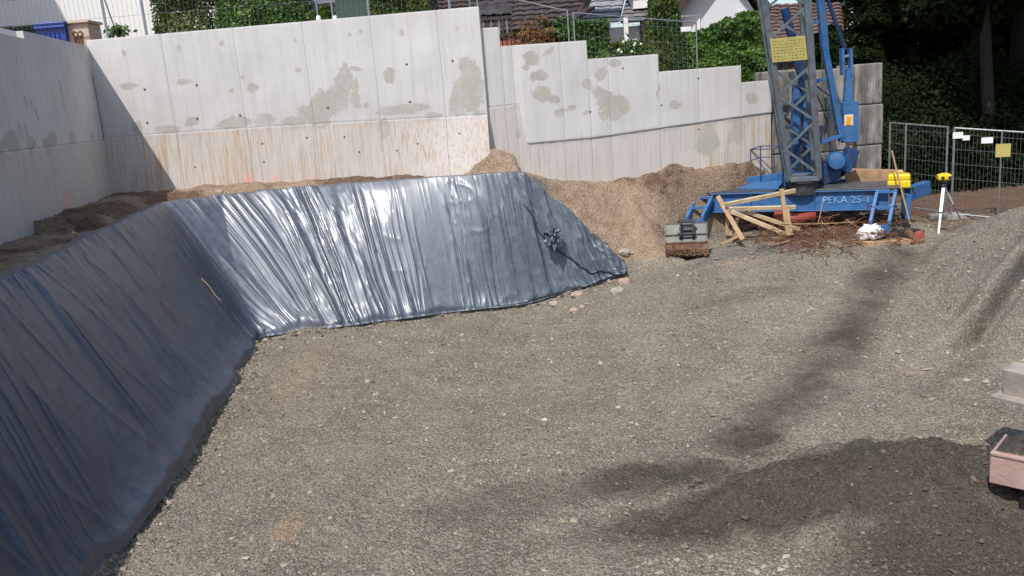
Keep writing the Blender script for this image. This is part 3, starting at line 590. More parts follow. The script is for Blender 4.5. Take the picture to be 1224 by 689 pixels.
# far corner, long back wall
W1A = (-7.47, 16.2); W1B = (-.19, 15.8)
bw = thing('retaining_wall', (-3.8, 16.0, 2.2), 'tall sunlit pale concrete retaining wall behind the plastic sheet, with beige damp patches', 'wall')
us = [0]+[hit(x, y, W1A, W1B)[0] for x, y in ((192, 46), (278, 38), (360, 28), (441, 18), (521, 12))]+[hit(572, 8, W1A, W1B)[0]]
W1J = lambda U_: np.interp(U_, [0, 1.1, 3.5, 7.3], [3.53, 3.53, 3.50, 3.40])
bat1 = lambda U_, Z_: np.clip(W1J(U_)-Z_, 0, 2)*.30*sst(5.2, 7.2, U_)+np.clip(W1J(U_)-Z_, 0, 2)*.03
cols = []
for a_, b_ in zip(us[:-1], us[1:]): cols += [(a_, b_, 1.7, 5.31, 5.31, 'lower'), (a_, b_, 1.7, 5.31, 5.31, 'upper')]
wall_panels(bw, W1A, W1B, cols, bat1, W1J,
            [(393, 122, 34, 15, .35), (412, 103, 11, 22, -.2), (425, 112, 6, 18, 0), (375, 135, 20, 13, 0), (426, 82, 7, 3, -.3), (437, 126, 4, 3, 0), (385, 148, 14, 5, 0),
             (465, 91, 6, 9, 0), (482, 131, 29, 5, .05), (566, 105, 12, 30, 0), (549, 115, 10, 20, 0), (560, 80, 10, 12, 0), (545, 125, 9, 14, 0), (520, 139, 10, 4, 0), (459, 153, 8, 11, 0),
             (153, 103, 9, 3, 0), (220, 98, 8, 3, 0), (230, 145, 9, 5, .2), (302, 106, 9, 6, 0), (290, 93, 3, 3, 0), (277, 109, 3, 3, 0), (356, 84, 4, 3, 0), (280, 147, 22, 6, 0), (320, 143, 12, 6, 0), (200, 155, 15, 4, 0), (148, 63, 3, 4, 0), (214, 59, 2, 5, 0), (265, 52, 3, 4, 0), (353, 48, 3, 4, 0), (480, 40, 3, 5, 0), (547, 34, 3, 4, 0), (165, 152, 6, 8, 0), (418, 42, 2, 3, 0), (431, 38, 2, 2, 0), (352, 145, 16, 5, 0)],
            [(299, 218, 4, 9, 0), (331, 215, 4, 7, 0), (377, 214, 2, 6, 0)],
            lambda u, z: .55+.45*np.sin(u*1.9)**2)
tie_holes(bw, W1A, W1B, [(173, 107), (176, 147), (235, 102), (236, 142), (287, 138), (392, 129), (486, 77), (490, 122), (314, 172), (412, 164), (367, 165), (541, 73), (234, 200), (316, 194), (430, 182), (500, 172), (550, 160), (475, 180)], lambda u, z: float(bat1(np.array([u]), np.array([z]))[0]))
# stepped wall
W2A = (-.34, 15.86); W2B = (5.46, 17.1)
sw = thing('retaining_wall', (2.5, 16.5, 1.9), 'pale concrete retaining wall with a stepped top, between the tall wall and the blue crane', 'wall')
h2 = lambda x, y: hit(x, y, W2A, W2B)[0]
jz = lambda U_: np.interp(U_, [0, .75, .85, 2.2, 5.0, 6.2], [3.52, 3.55, 2.80, 2.80, 2.93, 2.98])
tops = [(0, h2(597, 34), 4.94), (h2(598, 58), h2(700, 49), 4.60), (h2(703, 72), h2(788, 64), 4.26), (h2(788, 66), h2(885, 77), 3.93), (h2(886, 99), h2(921, 95), 3.60)]
def topat(u):
    for a_, b_, z_ in tops:
        if u < b_+.02: return z_
    return 3.60
br = [0, h2(597, 40), h2(612, 70), h2(668, 60), h2(701, 60), h2(726, 80), h2(786, 70), h2(834, 95), h2(885, 90), h2(921, 95)]
cols = []
for a_, b_ in zip(br[:-1], br[1:]):
    z_ = topat((a_+b_)/2); cols += [(a_, b_, 1.5, z_, z_, 'lower'), (a_, b_, 1.5, z_, z_, 'upper')]
bat2 = lambda U_, Z_: np.where(Z_ >= jz(U_), .035, .0)*sst(.7, .9, U_)
wall_panels(sw, W2A, W2B, cols, bat2, jz,
            [(635, 70, 7, 9, .6), (628, 81, 5, 3, 0), (645, 90, 12, 6, -.1), (636, 92, 5, 6, 0), (648, 112, 12, 9, -.3), (662, 119, 7, 5, -.5), (668, 135, 8, 6, 0), (683, 129, 6, 4, .2), (702, 102, 6, 6, 0), (715, 109, 10, 7, -.5), (733, 126, 17, 14, 0), (718, 90, 8, 7, .5), (735, 76, 6, 4, 0), (805, 126, 7, 5, 0), (897, 118, 8, 7, 0), (619, 160, 6, 7, 0), (786, 108, 2, 12, -.3), (655, 62, 7, 3, .5), (845, 170, 12, 18, 0), (880, 160, 10, 16, 0), (700, 135, 4, 3, 0)],
            [], lambda u, z: .15+.75*sst(3.8, 4.6, u))
tie_holes(sw, W2A, W2B, [(651, 65), (744, 82), (705, 134), (790, 126), (834, 94), (773, 165), (774, 184), (700, 180), (835, 155)], lambda u, z: .026 if z > float(jz(u)) and u > .9 else -.004)
# concrete interlocking blocks behind the crane : every block a thing of its own
def block(cx, cy, cz, L, D, Hh, ang, label):
    t = MB().box((0, 0, Hh/2), (L-.012, D, Hh-.012)); o = t.build('concrete_block', 'concrete_dark', bevel=.03, origin=(0, 0, 0))
    o.location = (cx, cy, cz); o.rotation_euler = (0, 0, ang); return tag(o, label, 'concrete block', 'stacked concrete blocks behind the crane')
row = ['bottom', 'lower middle', 'upper middle', 'top']; colm = ['left, beside the stepped wall', 'middle, behind the mast', 'right, next to the mesh fence']
bz = .42
for r in range(4):
    for c in range(3):
        xx = [5.87, 6.72, 7.70][c]+.015*((r*7+c*3) % 3-1); yy = [17.62, 17.83, 18.15][c]; ll = [.86, .86, .62][c]
        dd = [.7, .7, .80][c]
        block(xx, yy, bz+r*.84-(0, .05, 0)[c], ll, dd, .84, .13, f'weathered grey concrete block in the {row[r]} course, {colm[c]}')

# ------------------------------------------------------------------ tower crane
cg = gz(5.6, 16.0, False)
crane = thing('tower_crane', (5.6, 16.2, .8), 'blue tower crane base with a grey lattice mast leaning up out of the picture', 'crane')
A0 = Vector((4.31, 16.5, 0)); B0 = Vector((6.93, 15.3, 0)); bd = (B0-A0).normalized(); bn = Vector((-bd.y, bd.x, 0)); bL = (B0-A0).length
def bp(u, dpt, z): return A0+bd*u+bn*dpt+Vector((0, 0, z))
zt_, zb_ = 1.50, 1.12
def ibeam(p, q, z0, z1, wd=.16, t=.02):
    m = MB(); o = Vector((0, 0, 1))
    m.beam(p+o*(z1-t/2), q+o*(z1-t/2), wd, t); m.beam(p+o*(z0+t/2), q+o*(z0+t/2), wd, t); m.beam(p+o*((z0+z1)/2), q+o*((z0+z1)/2), t, z1-z0-2*t-.001); return m
ibeam(bp(-.25, 0, 0), bp(bL+.12, 0, 0), zb_, zt_).build('front_beam', 'blue', crane, .004)
ibeam(bp(-.1, 1.7, 0), bp(bL+.12, 1.7, 0), zb_, zt_).build('rear_beam', 'blue', crane, .004)
for u in (.9, 2.35): ibeam(bp(u, .09, 0), bp(u, 1.61, 0), zb_+.02, zt_-.024, .14).build('cross_beam', 'blue', crane, .004)
ang = math.atan2(bd.y, bd.x)
for u in (.55, 1.15, 1.72): MB().box(bp(u, -.045, (zt_+zb_)/2), (.014, .065, zt_-zb_-.05), Rz(ang)).build('stiffener', 'blue', crane)
for u in (.62, .70, 1.08, bL-.16, bL-.22):
    for z in (zb_+.08, zt_-.08): MB().lathe(bp(u, -.012, z), [(.018, 0), (.018, .014), (.01, .018)], 6, -bn).build('bolt', 'rust', crane)
T4 = Matrix.Translation(bp(bL-.60, -.024, 1.315)) @ Rz(ang).to_4x4() @ Rx(math.pi/2).to_4x4()
text_mesh('PEKA 25-1', .19, .004, T4, 'letter', crane)
m = MB(); m.prism([bp(-.35, -.02, 1.506), bp(1.0, -.02, 1.506), bp(1.0, .75, 1.512), bp(.25, .7, 1.512)], (0, 0, .012)); m.build('chequer_plate', 'deck', crane)
m = MB()
for k in range(16):
    for j in range(9):
        u = -.2+k*.07+j*.04; d_ = .03+j*.07; c_ = bp(u, d_, 1.520); m.box(c_, (.035, .012, .008), Rz(ang+(.8 if (k+j) % 2 else -.8)))
tag(m.build('tread_studs', 'deck', crane), kind='stuff')
m = MB(); m.prism([bp(1.75, -.05, 1.506), bp(bL+.3, -.05, 1.506), bp(bL+.3, 1.0, 1.51), bp(1.75, 1.0, 1.51)], (0, 0, .02)); m.build('deck_plate', 'deck', crane, .003)
m = MB(); m.prism([bp(.25, .25, 1.522), bp(1.05, .12, 1.522), bp(1.1, .7, 1.60), bp(.6, .72, 1.60)], (0, 0, .05)); m.build('cover_plate', 'blue', crane, .006)
# outrigger brackets at both ends of the front beam (two slanting cheeks joined by rungs, on a foot)
def bracket(u, lean, wd, ztop=1.47, zf=.86, slant=.0):
    root = MB(); out = []
    for s in (0, 1):
        a = bp(u+s*wd, -.10, ztop); b = bp(u+s*wd+lean, -.52, zf+.2)
        m = MB(); m.prism([a, a+Vector((0, 0, -.10)), b+Vector((0, 0, -.12)), b], bd*.055)
        m.prism([a+bn*.34, a+bn*.34+Vector((0, 0, -.42)), b+Vector((0, 0, -.14))+bn*.05, a+Vector((0, 0, -.12))], bd*.03); out.append(m.build('cheek', 'blue', crane, .004))
    for q in (.02, .52): 
        c_ = bp(u+lean*q, -.10-.42*q, ztop-(ztop-zf-.2)*q-.03); MB().beam(c_, c_+bd*(wd+.05), .05, .05).build('rung', 'blue', crane, .004)
    f_ = bp(u+lean, -.50, zf+.04); MB().box(f_+bd*(wd/2+.03), (wd+.02, .16, .16), Rz(ang)).build('foot', 'blue', crane, .008)
    MB().lathe(f_+bd*(wd/2)+Vector((0, 0, -.16)), [(.15, 0), (.15, .03), (.05, .05), (.04, .12)], 14).build('foot_pad', 'steel_dark', crane)
bracket(-.52, -.12, .30, 1.47, .93); bracket(bL-.10, -.10, .31, 1.50, .80)
# mast
mb0 = Vector((5.74, 16.05, 1.74)); mt0 = aty(933, -30, 15.55); mt0 = Vector((mt0.x, mt0.y, mt0.z))
wb, wt = .52, .74; fx = Vector((math.cos(-.22), math.sin(-.22), 0)); fy = Vector((-fx.y, fx.x, 0))
def mc(i, j, q): W_ = (wb+(wt-wb)*q)/2; return mb0.lerp(mt0, q)+fx*(W_*(1 if i else -1))+fy*(W_*(1 if j else -1))
for i in (0, 1):
    for j in (0, 1):
        m = MB(); s_ = .085 if i == 0 else .10; m.beam(mc(i, j, 0), mc(i, j, 1), s_, s_, fy, s_*1.35, s_*1.35); m.build('mast_chord', 'mast_grey', crane, .006)
nb_ = 7
for (c1, c2) in (((0, 0), (1, 0)), ((1, 0), (1, 1)), ((1, 1), (0, 1)), ((0, 1), (0, 0))):
    for k in range(nb_):
        q0 = .02+k*.96/nb_; q1 = .02+(k+1)*.96/nb_; a, b = (c1, c2) if k % 2 else (c2, c1)
        if k == nb_-2 and c1 == (0, 0): pass
        MB().beam(mc(*a, q0), mc(*b, q1), .045, .04, fy).build('mast_brace', 'mast_grey', crane, .003)
m = MB()
for (c1, c2) in (((0, 0), (1, 0)), ((1, 0), (1, 1)), ((1, 1), (0, 1)), ((0, 1), (0, 0))): m.beam(mc(*c1, 0), mc(*c2, 0), .11, .09)
m.build('mast_foot', 'mast_grey', crane, .008)
MB().beam(mc(0, 0, .945), mc(1, 0, .945), .07, .07).build('mast_crossbar', 'mast_grey', crane, .004)
m = MB(); m.lathe(mb0+Vector((0, 0, -.30)), [(.36, 0), (.36, .07), (.28, .09), (.28, .2), (.33, .215), (.33, .25)], 28); m.build('slewing_ring', 'steel_dark', crane, smooth=False)
# yellow sign of two plates strapped to the mast
s0 = mc(0, 0, .60)-fy*.075; s1 = mc(1, 0, .60)-fy*.075; sx_ = fx; up_ = (mt0-mb0).normalized(); Rm = Matrix((sx_, fy, up_)).transposed()
cc = (s0+s1)/2+up_*.18-fx*.045; sg = MB().box(cc, (.60, .02, .42), Rm).build('sign_plate', 'yellow_old', crane, .006)
MB().box(cc-fy*.016-fx*.0, (.012, .012, .44), Rm).build('seam_strip', 'timber_old', sg)
m = MB()
for cx_ in (-.15, .15):
    for r_ in range(7):
        x_ = cx_-.115
        while x_ < cx_+.10:
            l_ = random.uniform(.015, .045); m.box(cc-fy*.0125+sx_*(x_+l_/2)+up_*(.155-r_*.052), (l_, .004, .012), Rm); x_ += l_+random.uniform(.012, .04)
tag(m.build('printed_lines', 'print', sg), kind='stuff')
# blue tower foot seen through the mast, winch, ballast column, stays
def P(px, py, y): return aty(px, py, y)
def bar(name, a, b, w_, h_, mat, par=crane, up=(0, 1, 0), w2=None, h2=None, bv=.004):
    return MB().beam(a, b, w_, h_, up, w2, h2).build(name, mat, par, bv)
yb = 16.75
bar('tower_leg', P(950, 200, yb), P(951, 98, yb), .16, .16, 'blue', w2=.10)
bar('tower_leg', P(968, 205, yb), P(960, 100, yb), .18, .16, 'blue', w2=.12)
bar('tower_leg', P(945, 215, yb), P(958, 108, yb), .09, .10, 'blue')
bar('tower_leg', P(961, 105, yb-.15), P(938, 10, yb-.3), .13, .12, 'blue_dark')
for a, b in (((944, 190), (972, 150)), ((944, 150), (972, 190)), ((950, 130), (966, 112))): bar('tower_brace', P(*a, yb-.1), P(*b, yb-.1), .04, .04, 'blue_dark')
bar('tower_sole', P(930, 216, yb-.1), P(1000, 214, yb-.1), .30, .14, 'blue')
m = MB(); m.prism([P(984, 222, 16.3), P(1004, 214, 16.3), P(1010, 190, 16.3), P(978, 200, 16.3)], (0, .25, 0)); m.build('winch_cradle', 'blue_dark', crane, .01)
m = MB(); c_ = P(1000, 192, 16.2); m.lathe(c_-Vector((.06, .18, 0)), [(.05, 0), (.15, .02), (.165, .06), (.165, .30), (.14, .33), (.06, .36)], 20, (.25, .95, 0)); m.build('winch_motor', 'blue', crane, smooth=False)
m = MB()
for k in range(12):
    a = k*math.pi/6; m.box(c_+Vector((math.cos(a)*.17, .03, math.sin(a)*.17)), (.012, .26, .02), Ry(-a))
m.build('cooling_fins', 'blue', crane)
bar('gearbox', P(1007, 205, 16.35), P(1019, 178, 16.35), .22, .26, 'blue_dark', bv=.02)
m = MB(); m.lathe(P(990, 203, 16.45), [(.10, 0), (.17, .01), (.17, .03), (.09, .04), (.09, .26), (.17, .27), (.17, .29), (.1, .3)], 20, (1, .2, 0)); m.build('cable_drum', 'steel_dark', crane)
colb = MB().beam(P(1015.5, 170, 16.6), P(1015.5, 122, 16.6), .30, .16, (0, 1, 0)).build('ballast_column', 'blue', crane, .01)
m = MB(); m.beam(P(1014.5, 144, 16.515)-Vector((0, 0, .10)), P(1014.5, 144, 16.515)+Vector((0, 0, .11)), .17, .006, (0, 1, 0)); st_ = m.build('sticker', 'cream', colb)
m = MB(); m.beam(P(1013.5, 145, 16.505)-Vector((0, 0, .07)), P(1015.5, 144, 16.505)+Vector((0, 0, .07)), .09, .006, (0, 1, 0)); m.build('sticker', 'orange', colb)
bar('lift_arm', P(1013, 124, 16.6), P(1014.5, 82, 16.6), .17, .12, 'blue', w2=.10, up=(0, 1, 0), h2=.10)
for dx in (-5, 5): bar('fork_plate', P(1012+dx, 90, 16.6), P(1011+dx, 58, 16.6), .05, .14, 'blue')
bar('fork_pin', P(1006, 68, 16.6), P(1019, 66, 16.6), .05, .05, 'steel')
bar('stay_strut', P(1006, 168, 16.4), P(986, 60, 16.2), .11, .12, 'blue'); bar('stay_strut', P(986, 60, 16.2), P(978, -25, 16.0), .12, .13, 'blue')
bar('stay_strut', P(1010, 60, 16.6), P(983, -20, 16.3), .06, .06, 'blue_dark')
bar('stay_crossbar', P(964, 27, 16.1), P(986, 26, 16.15), .06, .06, 'blue')
bar('stay_knob', P(964.5, 28, 16.1), P(964, 18, 16.1), .06, .06, 'steel')
bar('stay_crossbar', P(968, 100, 16.3), P(993, 92, 16.3), .07, .07, 'blue')
bar('stay_crossbar', P(975, 172, 16.3), P(1007, 162, 16.35), .07, .07, 'blue')
bar('stay_brace', P(972, 100, 16.3), P(998, 120, 16.35), .03, .03, 'blue_dark'); bar('stay_brace', P(998, 120, 16.35), P(980, 168, 16.3), .03, .03, 'blue_dark')
for k, (x0, x1) in enumerate(((983, 986), (988, 988.5), (991, 991))):
    m = MB(); m.tube([P(x0-3, 10, 16.2), P(x0, 90, 16.25), P(x0+2, 140, 16.3), P(x1+1, 192, 16.4)], .008, 5); m.build('hoist_rope', 'cable', crane)
m = MB()
m.tube([P(975+8*math.sin(q*2.4)*1.0+q*8, 110+60*q, 16.25) if q < .75 else P(985+20*(q-.75), 165-(q-.75)*120, 16.25) for q in np.linspace(0, 1, 14)], .012, 6); m.build('hydraulic_hose', 'black', crane)
m = MB(); m.tube([P(1001, 125+q*45, 16.35+.0*q)+Vector((.06*math.sin(q*7), 0, 0)) for q in np.linspace(0, 1, 10)], .01, 6); m.build('hydraulic_hose', 'black', crane)
# hand rail of thin tubes left of the mast
hr = [P(897, 179, 17.0), P(909, 175, 16.75), P(935, 174, 16.5)]
def hz(p, z): return Vector((p.x, p.y, z))
m = MB()
tz_ = [p.z for p in hr]
for p in hr: m.tube([hz(p, 1.50), p], .012, 6)
p3 = P(925, 178, 16.75); m.tube([hz(p3, 1.5), p3], .012, 6)
m.tube(hr, .012, 6); m.tube([p-Vector((0, 0, .22)) for p in hr], .010, 6); m.tube([hr[0], p3, hr[2]], .011, 6); m.build('hand_rail', 'blue_dark', crane)
bar('rail_step', P(893, 220, 16.9), P(935, 214, 16.7), .26, .05, 'blue')
# right-hand end : short outrigger drum and plate
m = MB(); m.beam(P(1085, 232, 15.7), P(1108, 224, 16.0), .16, .26, (0, 0, 1)); m.build('outrigger_arm', 'blue', crane, .012)
m = MB(); m.beam(P(1083, 262, 15.45), P(1083, 232, 15.45), .10, .20, (0, 1, 0)); m.build('outrigger_plate', 'blue', crane, .01)
bar('rear_ledge', P(1012, 212, 16.9), P(1078, 214, 16.2), .35, .10, 'timber_old')
bar('tie_bolt', P(1090, 226, 15.62), P(1093, 225, 15.62), .05, .05, 'steel_dark')

# yellow case on the deck, rod, white sack
yc = P(1074.5, 216, 15.6); case = thing('tool_case', (yc.x, yc.y, yc.z-.13), 'bright yellow ribbed plastic case standing on the right end of the crane deck', 'case')
m = MB(); m.box(yc+Vector((0, 0, -.06)), (.40, .26, .15), Rz(ang)); m.build('case_base', 'yellow', case, .03)
m = MB(); m.box(yc+Vector((0, 0, .068)), (.385, .25, .125), Rz(ang)); m.build('case_lid', 'yellow', case, .035)
for k in (-.13, -.045, .045, .13): MB().box(yc+bd*k+Vector((0, 0, .005)), (.014, .268, .20), Rz(ang)).build('rib', 'yellow', case, .01)
m = MB(); m.tube([yc+bd*-.07+Vector((0, 0, .13)), yc+bd*-.06+Vector((0, 0, .17)), yc+bd*.06+Vector((0, 0, .17)), yc+bd*.07+Vector((0, 0, .13))], .012, 6); m.build('handle', 'yellow', case)
m = MB(); m.tube([P(1066, 180, 15.35), P(1074, 214, 15.25), P(1088, 268, 15.0)], .016, 6); tag(m.build('pole', 'timber_old'), 'thin wooden pole leaning against the yellow case', 'pole')
def blobmesh(c, r, mat, name, seed, amp=.25, fr=3.5, n=22, cat=None, label=None):
    c = Vector(c); vs = []; fs = []
    for i in range(n+1):
        th = math.pi*i/n
        for j in range(2*n):
            ph = math.pi*j/n; d_ = Vector((math.sin(th)*math.cos(ph), math.sin(th)*math.sin(ph), math.cos(th)))
            k = 1+amp*(float(fbm(d_.x*fr+7+seed, d_.y*fr+d_.z*fr*1.3+3, seed, 4))-.5)*2
            vs.append(c+Vector((d_.x*r[0]*k, d_.y*r[1]*k, max(d_.z, -.6)*r[2]*k)))
    m_ = 2*n
    for i in range(n):
        for j in range(m_): fs.append((i*m_+j, i*m_+(j+1) % m_, (i+1)*m_+(j+1) % m_, (i+1)*m_+j))
    mm = MB(); mm.add(vs, fs); return tag(mm.build(name, mat, None, smooth=True), label, cat)
blobmesh(P(1040, 279, 14.75), (.22, .15, .15), 'cloth', 'sack', 4, .5, 2.6, 30, 'sack', 'crumpled white sack lying under the right end of the blue crane base')
# timbers, beams and rusty stuff in front of / under the crane
o = MB().beam(P(1022, 293, 14.65), P(1100, 289, 14.6), .22, .12).build('steel_sleeper', 'timber_old', None, .01); tag(o, 'dirty brown beam lying on the ground beneath the white sack', 'beam')
cyl = MB().lathe(P(1071, 296, 14.42), [(.02, -.03), (.07, -.03), (.08, 0), (.04, .02), (.035, -.01)], 16, (0, -1, 0)).build('beam_eye', 'rust', o)
o2 = MB().beam(P(1058, 281, 14.9), P(1098, 278, 15.0), .20, .13).build('steel_sleeper', 'steel_dark', None, .012); tag(o2, 'dark steel beam lying behind the brown beam, right of the white sack', 'beam')
t_ = MB(); c_ = P(1093, 287, 14.6)
t_.beam(P(1084, 276, 14.7), P(1100, 292, 14.4), .12, .07); t_.beam(P(1090, 292, 14.4), P(1103, 276, 14.8), .07, .06); o3 = t_.build('rusty_coupling', 'rust', None, .012)
MB().lathe(P(1098, 282, 14.62), [(.03, 0), (.09, .01), (.09, .08), (.03, .09)], 14, (-.4, -1, .2)).build('hub', 'red', o3); tag(o3, 'rusty red coupling lying at the right end of the dark beams', 'coupling')
m = MB(); m.tube([P(925, 257, 15.9), P(948, 262, 15.8), P(975, 258, 15.7)], .11, 10, .08); tag(m.build('red_cylinder', 'red', None, smooth=True), 'dull red steel cylinder under the middle of the blue beam', 'cylinder')
# rusty offcuts of rebar and wire : nobody could count them
m = MB(); rr = random.Random(3)
for k in range(520):
    px = rr.uniform(905, 1075); py = rr.uniform(262, 291) if px < 1020 else rr.uniform(262, 280); p = atz(px, py, .80+rr.uniform(0, .05))
    p = Vector((p.x, min(p.y, 16.3), gz(p.x, min(p.y, 16.3), False)+rr.uniform(.02, .30))); a = rr.uniform(0, 6.28); l_ = rr.uniform(.12, .5); d_ = Vector((math.cos(a)*l_, math.sin(a)*l_, rr.uniform(-.12, .12)))
    q_ = p+d_/2+Vector((rr.uniform(-.06, .06), rr.uniform(-.06, .06), rr.uniform(0, .07))); m.tube([p, q_, p+d_], rr.choice((.005, .006, .009)), 4)
tag(m.build('rebar_scrap', 'rust'), 'tangle of rusty wire and rebar offcuts lying under the blue crane beam', 'scrap metal', kind='stuff')
for k, (a, b, lb) in enumerate((((928, 268), (1022, 266), 'long thin straight rod lying level over the rusty tangle'), ((981, 264), (1006, 287), 'thin rod sloping down to the right through the rusty tangle'), ((1011, 262), (1026, 272), 'short thin rod leaning beside the white sack'), ((984, 237), (978, 268), 'thin wire hanging down in front of the blue beam'))):
    mm = MB(); mm.tube([P(*a, 15.1), P((a[0]+b[0])/2, (a[1]+b[1])/2+1, 15.05), P(*b, 15.0)], .008, 5); tag(mm.build('thin_rod', 'timber_old'), lb, 'rod')
# wooden frame of squared timbers leaning on the crane
tf = thing('timber_frame', tuple(P(900, 283, 15.5)), 'rough frame of pale nailed timbers standing against the left half of the blue crane beam', 'timber frame')
yy = 15.55
for a, b, w_, mt, ya, yb_ in (((858, 235), (888, 287), .085, 'timber_old', 15.9, 15.2), ((870, 252), (869, 281), .07, 'timber_old', 15.9, 15.8), ((882, 262), (873, 283), .06, 'timber_old', 15.9, 15.6),
                   ((866, 245), (951, 228), .075, 'timber', 15.62, 15.42), ((871, 250), (951, 248), .07, 'timber', 15.60, 15.40), ((874, 253), (939, 280), .075, 'timber', 15.52, 15.15), ((888, 252), (956, 275), .07, 'timber', 15.66, 15.35), ((934, 226), (942, 282), .075, 'timber_old', 15.30, 15.06), ((941, 250), (946, 281), .05, 'timber_old', 15.42, 15.2)):
    MB().beam(P(*a, ya), P(*b, yb_), w_, .045, (0, 1, .3)).build('timber', mt, tf, .004)
mm = MB(); mm.beam(P(862, 292, 15.3), P(884, 282, 15.3), .10, .02); tag(mm.build('board', 'timber_old'), 'weathered board end lying on the gravel at the foot of the timber frame', 'board')
mm = MB(); mm.beam(P(921, 294, 15.0), P(944, 288, 15.1), .05, .02); tag(mm.build('board', 'timber_old'), 'thin slat lying on the gravel in front of the rusty tangle', 'board')

# excavator bucket standing on the gravel
bk = thing('excavator_bucket', tuple(P(822, 309, 15.1)), 'grey ditching bucket for an excavator with a muddy rusted belly, left of the blue crane', 'bucket')
bl = P(797, 272, 15.15); br_ = P(845, 266, 15.0); ex = (br_-bl); ex.z = 0; ex.normalize(); ey = Vector((-ex.y, ex.x, 0)); c0 = P(821, 307, 15.05); Wd = .76
prof = [(.16, .60), (.12, .58), (.02, .40), (-.08, .27), (-.13, .16), (-.11, .06), (-.03, 0), (.12, -.01), (.30, .03)]     # (depth, height)
def bpnt(u, d_, z): return c0+ex*u+ey*d_+Vector((0, 0, z))
def shell(i0, i1, name, mat, t=.015):
    pr = prof[i0:i1+1]; m = MB(); vs = []; fs = []
    for (d_, z) in pr: vs += [bpnt(-Wd/2, d_, z), bpnt(Wd/2, d_, z)]
    for (d_, z) in pr: vs += [bpnt(-Wd/2, d_+t, z+t*.3), bpnt(Wd/2, d_+t, z+t*.3)]
    n_ = len(pr); 
    for i in range(n_-1): fs += [(2*i, 2*i+1, 2*i+3, 2*i+2), (2*n_+2*i+2, 2*n_+2*i+3, 2*n_+2*i+1, 2*n_+2*i), (2*i, 2*i+2, 2*n_+2*i+2, 2*n_+2*i), (2*i+3, 2*i+1, 2*n_+2*i+1, 2*n_+2*i+3)]
    fs += [(0, 2*n_, 2*n_+1, 1), (2*n_-2, 2*n_-1, 4*n_-1, 4*n_-2)]
    return m.add(vs, fs).build(name, mat, bk)
shell(0, 3, 'back_plate', 'bucket'); shell(3, 8, 'belly', 'bucket_mud')
for s in (-1, 1):
    m = MB(); m.prism([bpnt(s*(Wd/2-.01), d_, z) for d_, z in prof]+[bpnt(s*(Wd/2-.01), .30, .30)], ex*(-s*.018)); m.build('side_plate', 'bucket', bk)
MB().beam(bpnt(-Wd/2-.005, .005, .41), bpnt(Wd/2+.005, .005, .41), .02, .02).build('weld_rib', 'bucket', bk); MB().beam(bpnt(-Wd/2, -.085, .275), bpnt(Wd/2, -.085, .275), .025, .03).build('wear_strip', 'bucket_mud', bk)
for s in (-.11, .11):
    m = MB(); m.prism([bpnt(s, -.03, .30), bpnt(s, -.13, .42), bpnt(s, -.09, .66), bpnt(s, .0, .70), bpnt(s, .08, .60), bpnt(s, .0, .40)], ex*.03); m.build('hanger_plate', 'steel_dark', bk, .004)
for z, d_ in ((.66, -.04), (.44, -.08)): m = MB(); m.tube([bpnt(-.15, d_, z), bpnt(.17, d_, z)], .024, 10); m.build('hanger_pin', 'steel_dark', bk)
ng = math.atan2(ex.y, ex.x); R2 = Matrix.Translation(bpnt(.01, -.012, .535)) @ Rz(ng).to_4x4() @ Rx(math.radians(66)).to_4x4()
MB().box(bpnt(.01, .028, .55), (.2, .01, .13), Rz(ng) @ Rx(-.35)).build('name_plate', 'bucket', bk); text_mesh('FLEX', .085, .004, R2, 'black', bk)
m = MB(); rr = random.Random(9)
for k in range(90):
    u = rr.uniform(-Wd/2, Wd/2); q = rr.uniform(0, 1); d_ = -.14+.05*q; z = .05+.17*q; s_ = rr.uniform(.012, .035); m.box(bpnt(u, d_, z), (s_*1.6, s_, s_), Rz(rr.uniform(0, 3)) @ Rx(rr.uniform(0, 3)))
tag(m.build('mud_clods', 'bucket_mud', bk), kind='stuff')

# laser level on its tripod
tp = P(1128, 222, 15.6); tr_ = thing('tripod', (tp.x, tp.y, gz(tp.x, tp.y)), 'white surveying tripod with telescopic legs standing right of the crane base', 'tripod')
MB().lathe(tp+Vector((0, 0, -.02)), [(.07, 0), (.08, .02), (.05, .05), (.03, .10)], 14).build('tripod_head', 'black', tr_)
for (ex_, ey_, yy_) in ((1121, 287, 14.95), (1148, 262, 15.9), (1127, 262, 16.3)):
    f_ = P(ex_, ey_, yy_); q = tp.lerp(f_, .55); lg = MB().beam(tp.lerp(f_, .03), q, .055 if yy_ < 15.5 else .022, .03).build('tripod_leg', 'white', tr_, .004)
    MB().beam(tp.lerp(f_, .5), f_, .035 if yy_ < 15.5 else .015, .02).build('leg_extension', 'steel', lg)
MB().beam(tp.lerp(P(1121, 287, 14.95), .5), tp.lerp(P(1121, 287, 14.95), .53), .075, .045).build('leg_clamp', 'black', tr_)
lv = tp+Vector((0, 0, .16)); lev = thing('laser_level', (lv.x, lv.y, lv.z-.08), 'yellow laser level with black knobs mounted on the white tripod', 'laser level')
MB().box(lv, (.24, .16, .12), Rz(-.2)).build('housing', 'yellow', lev, .035); MB().box(lv+Vector((0, 0, -.08)), (.13, .13, .05), Rz(-.2)).build('mount', 'black', lev, .01)
for s in (-.06, .06): MB().lathe(lv+Vector((s, -.085-s*.2, -.005)), [(.028, 0), (.028, .02), (.015, .025)], 12, (-.2, -1, 0)).build('knob', 'black', lev)
MB().box(lv+Vector((0, 0, .065)), (.12, .06, .02), Rz(-.2)).build('handle', 'yellow', lev, .008)

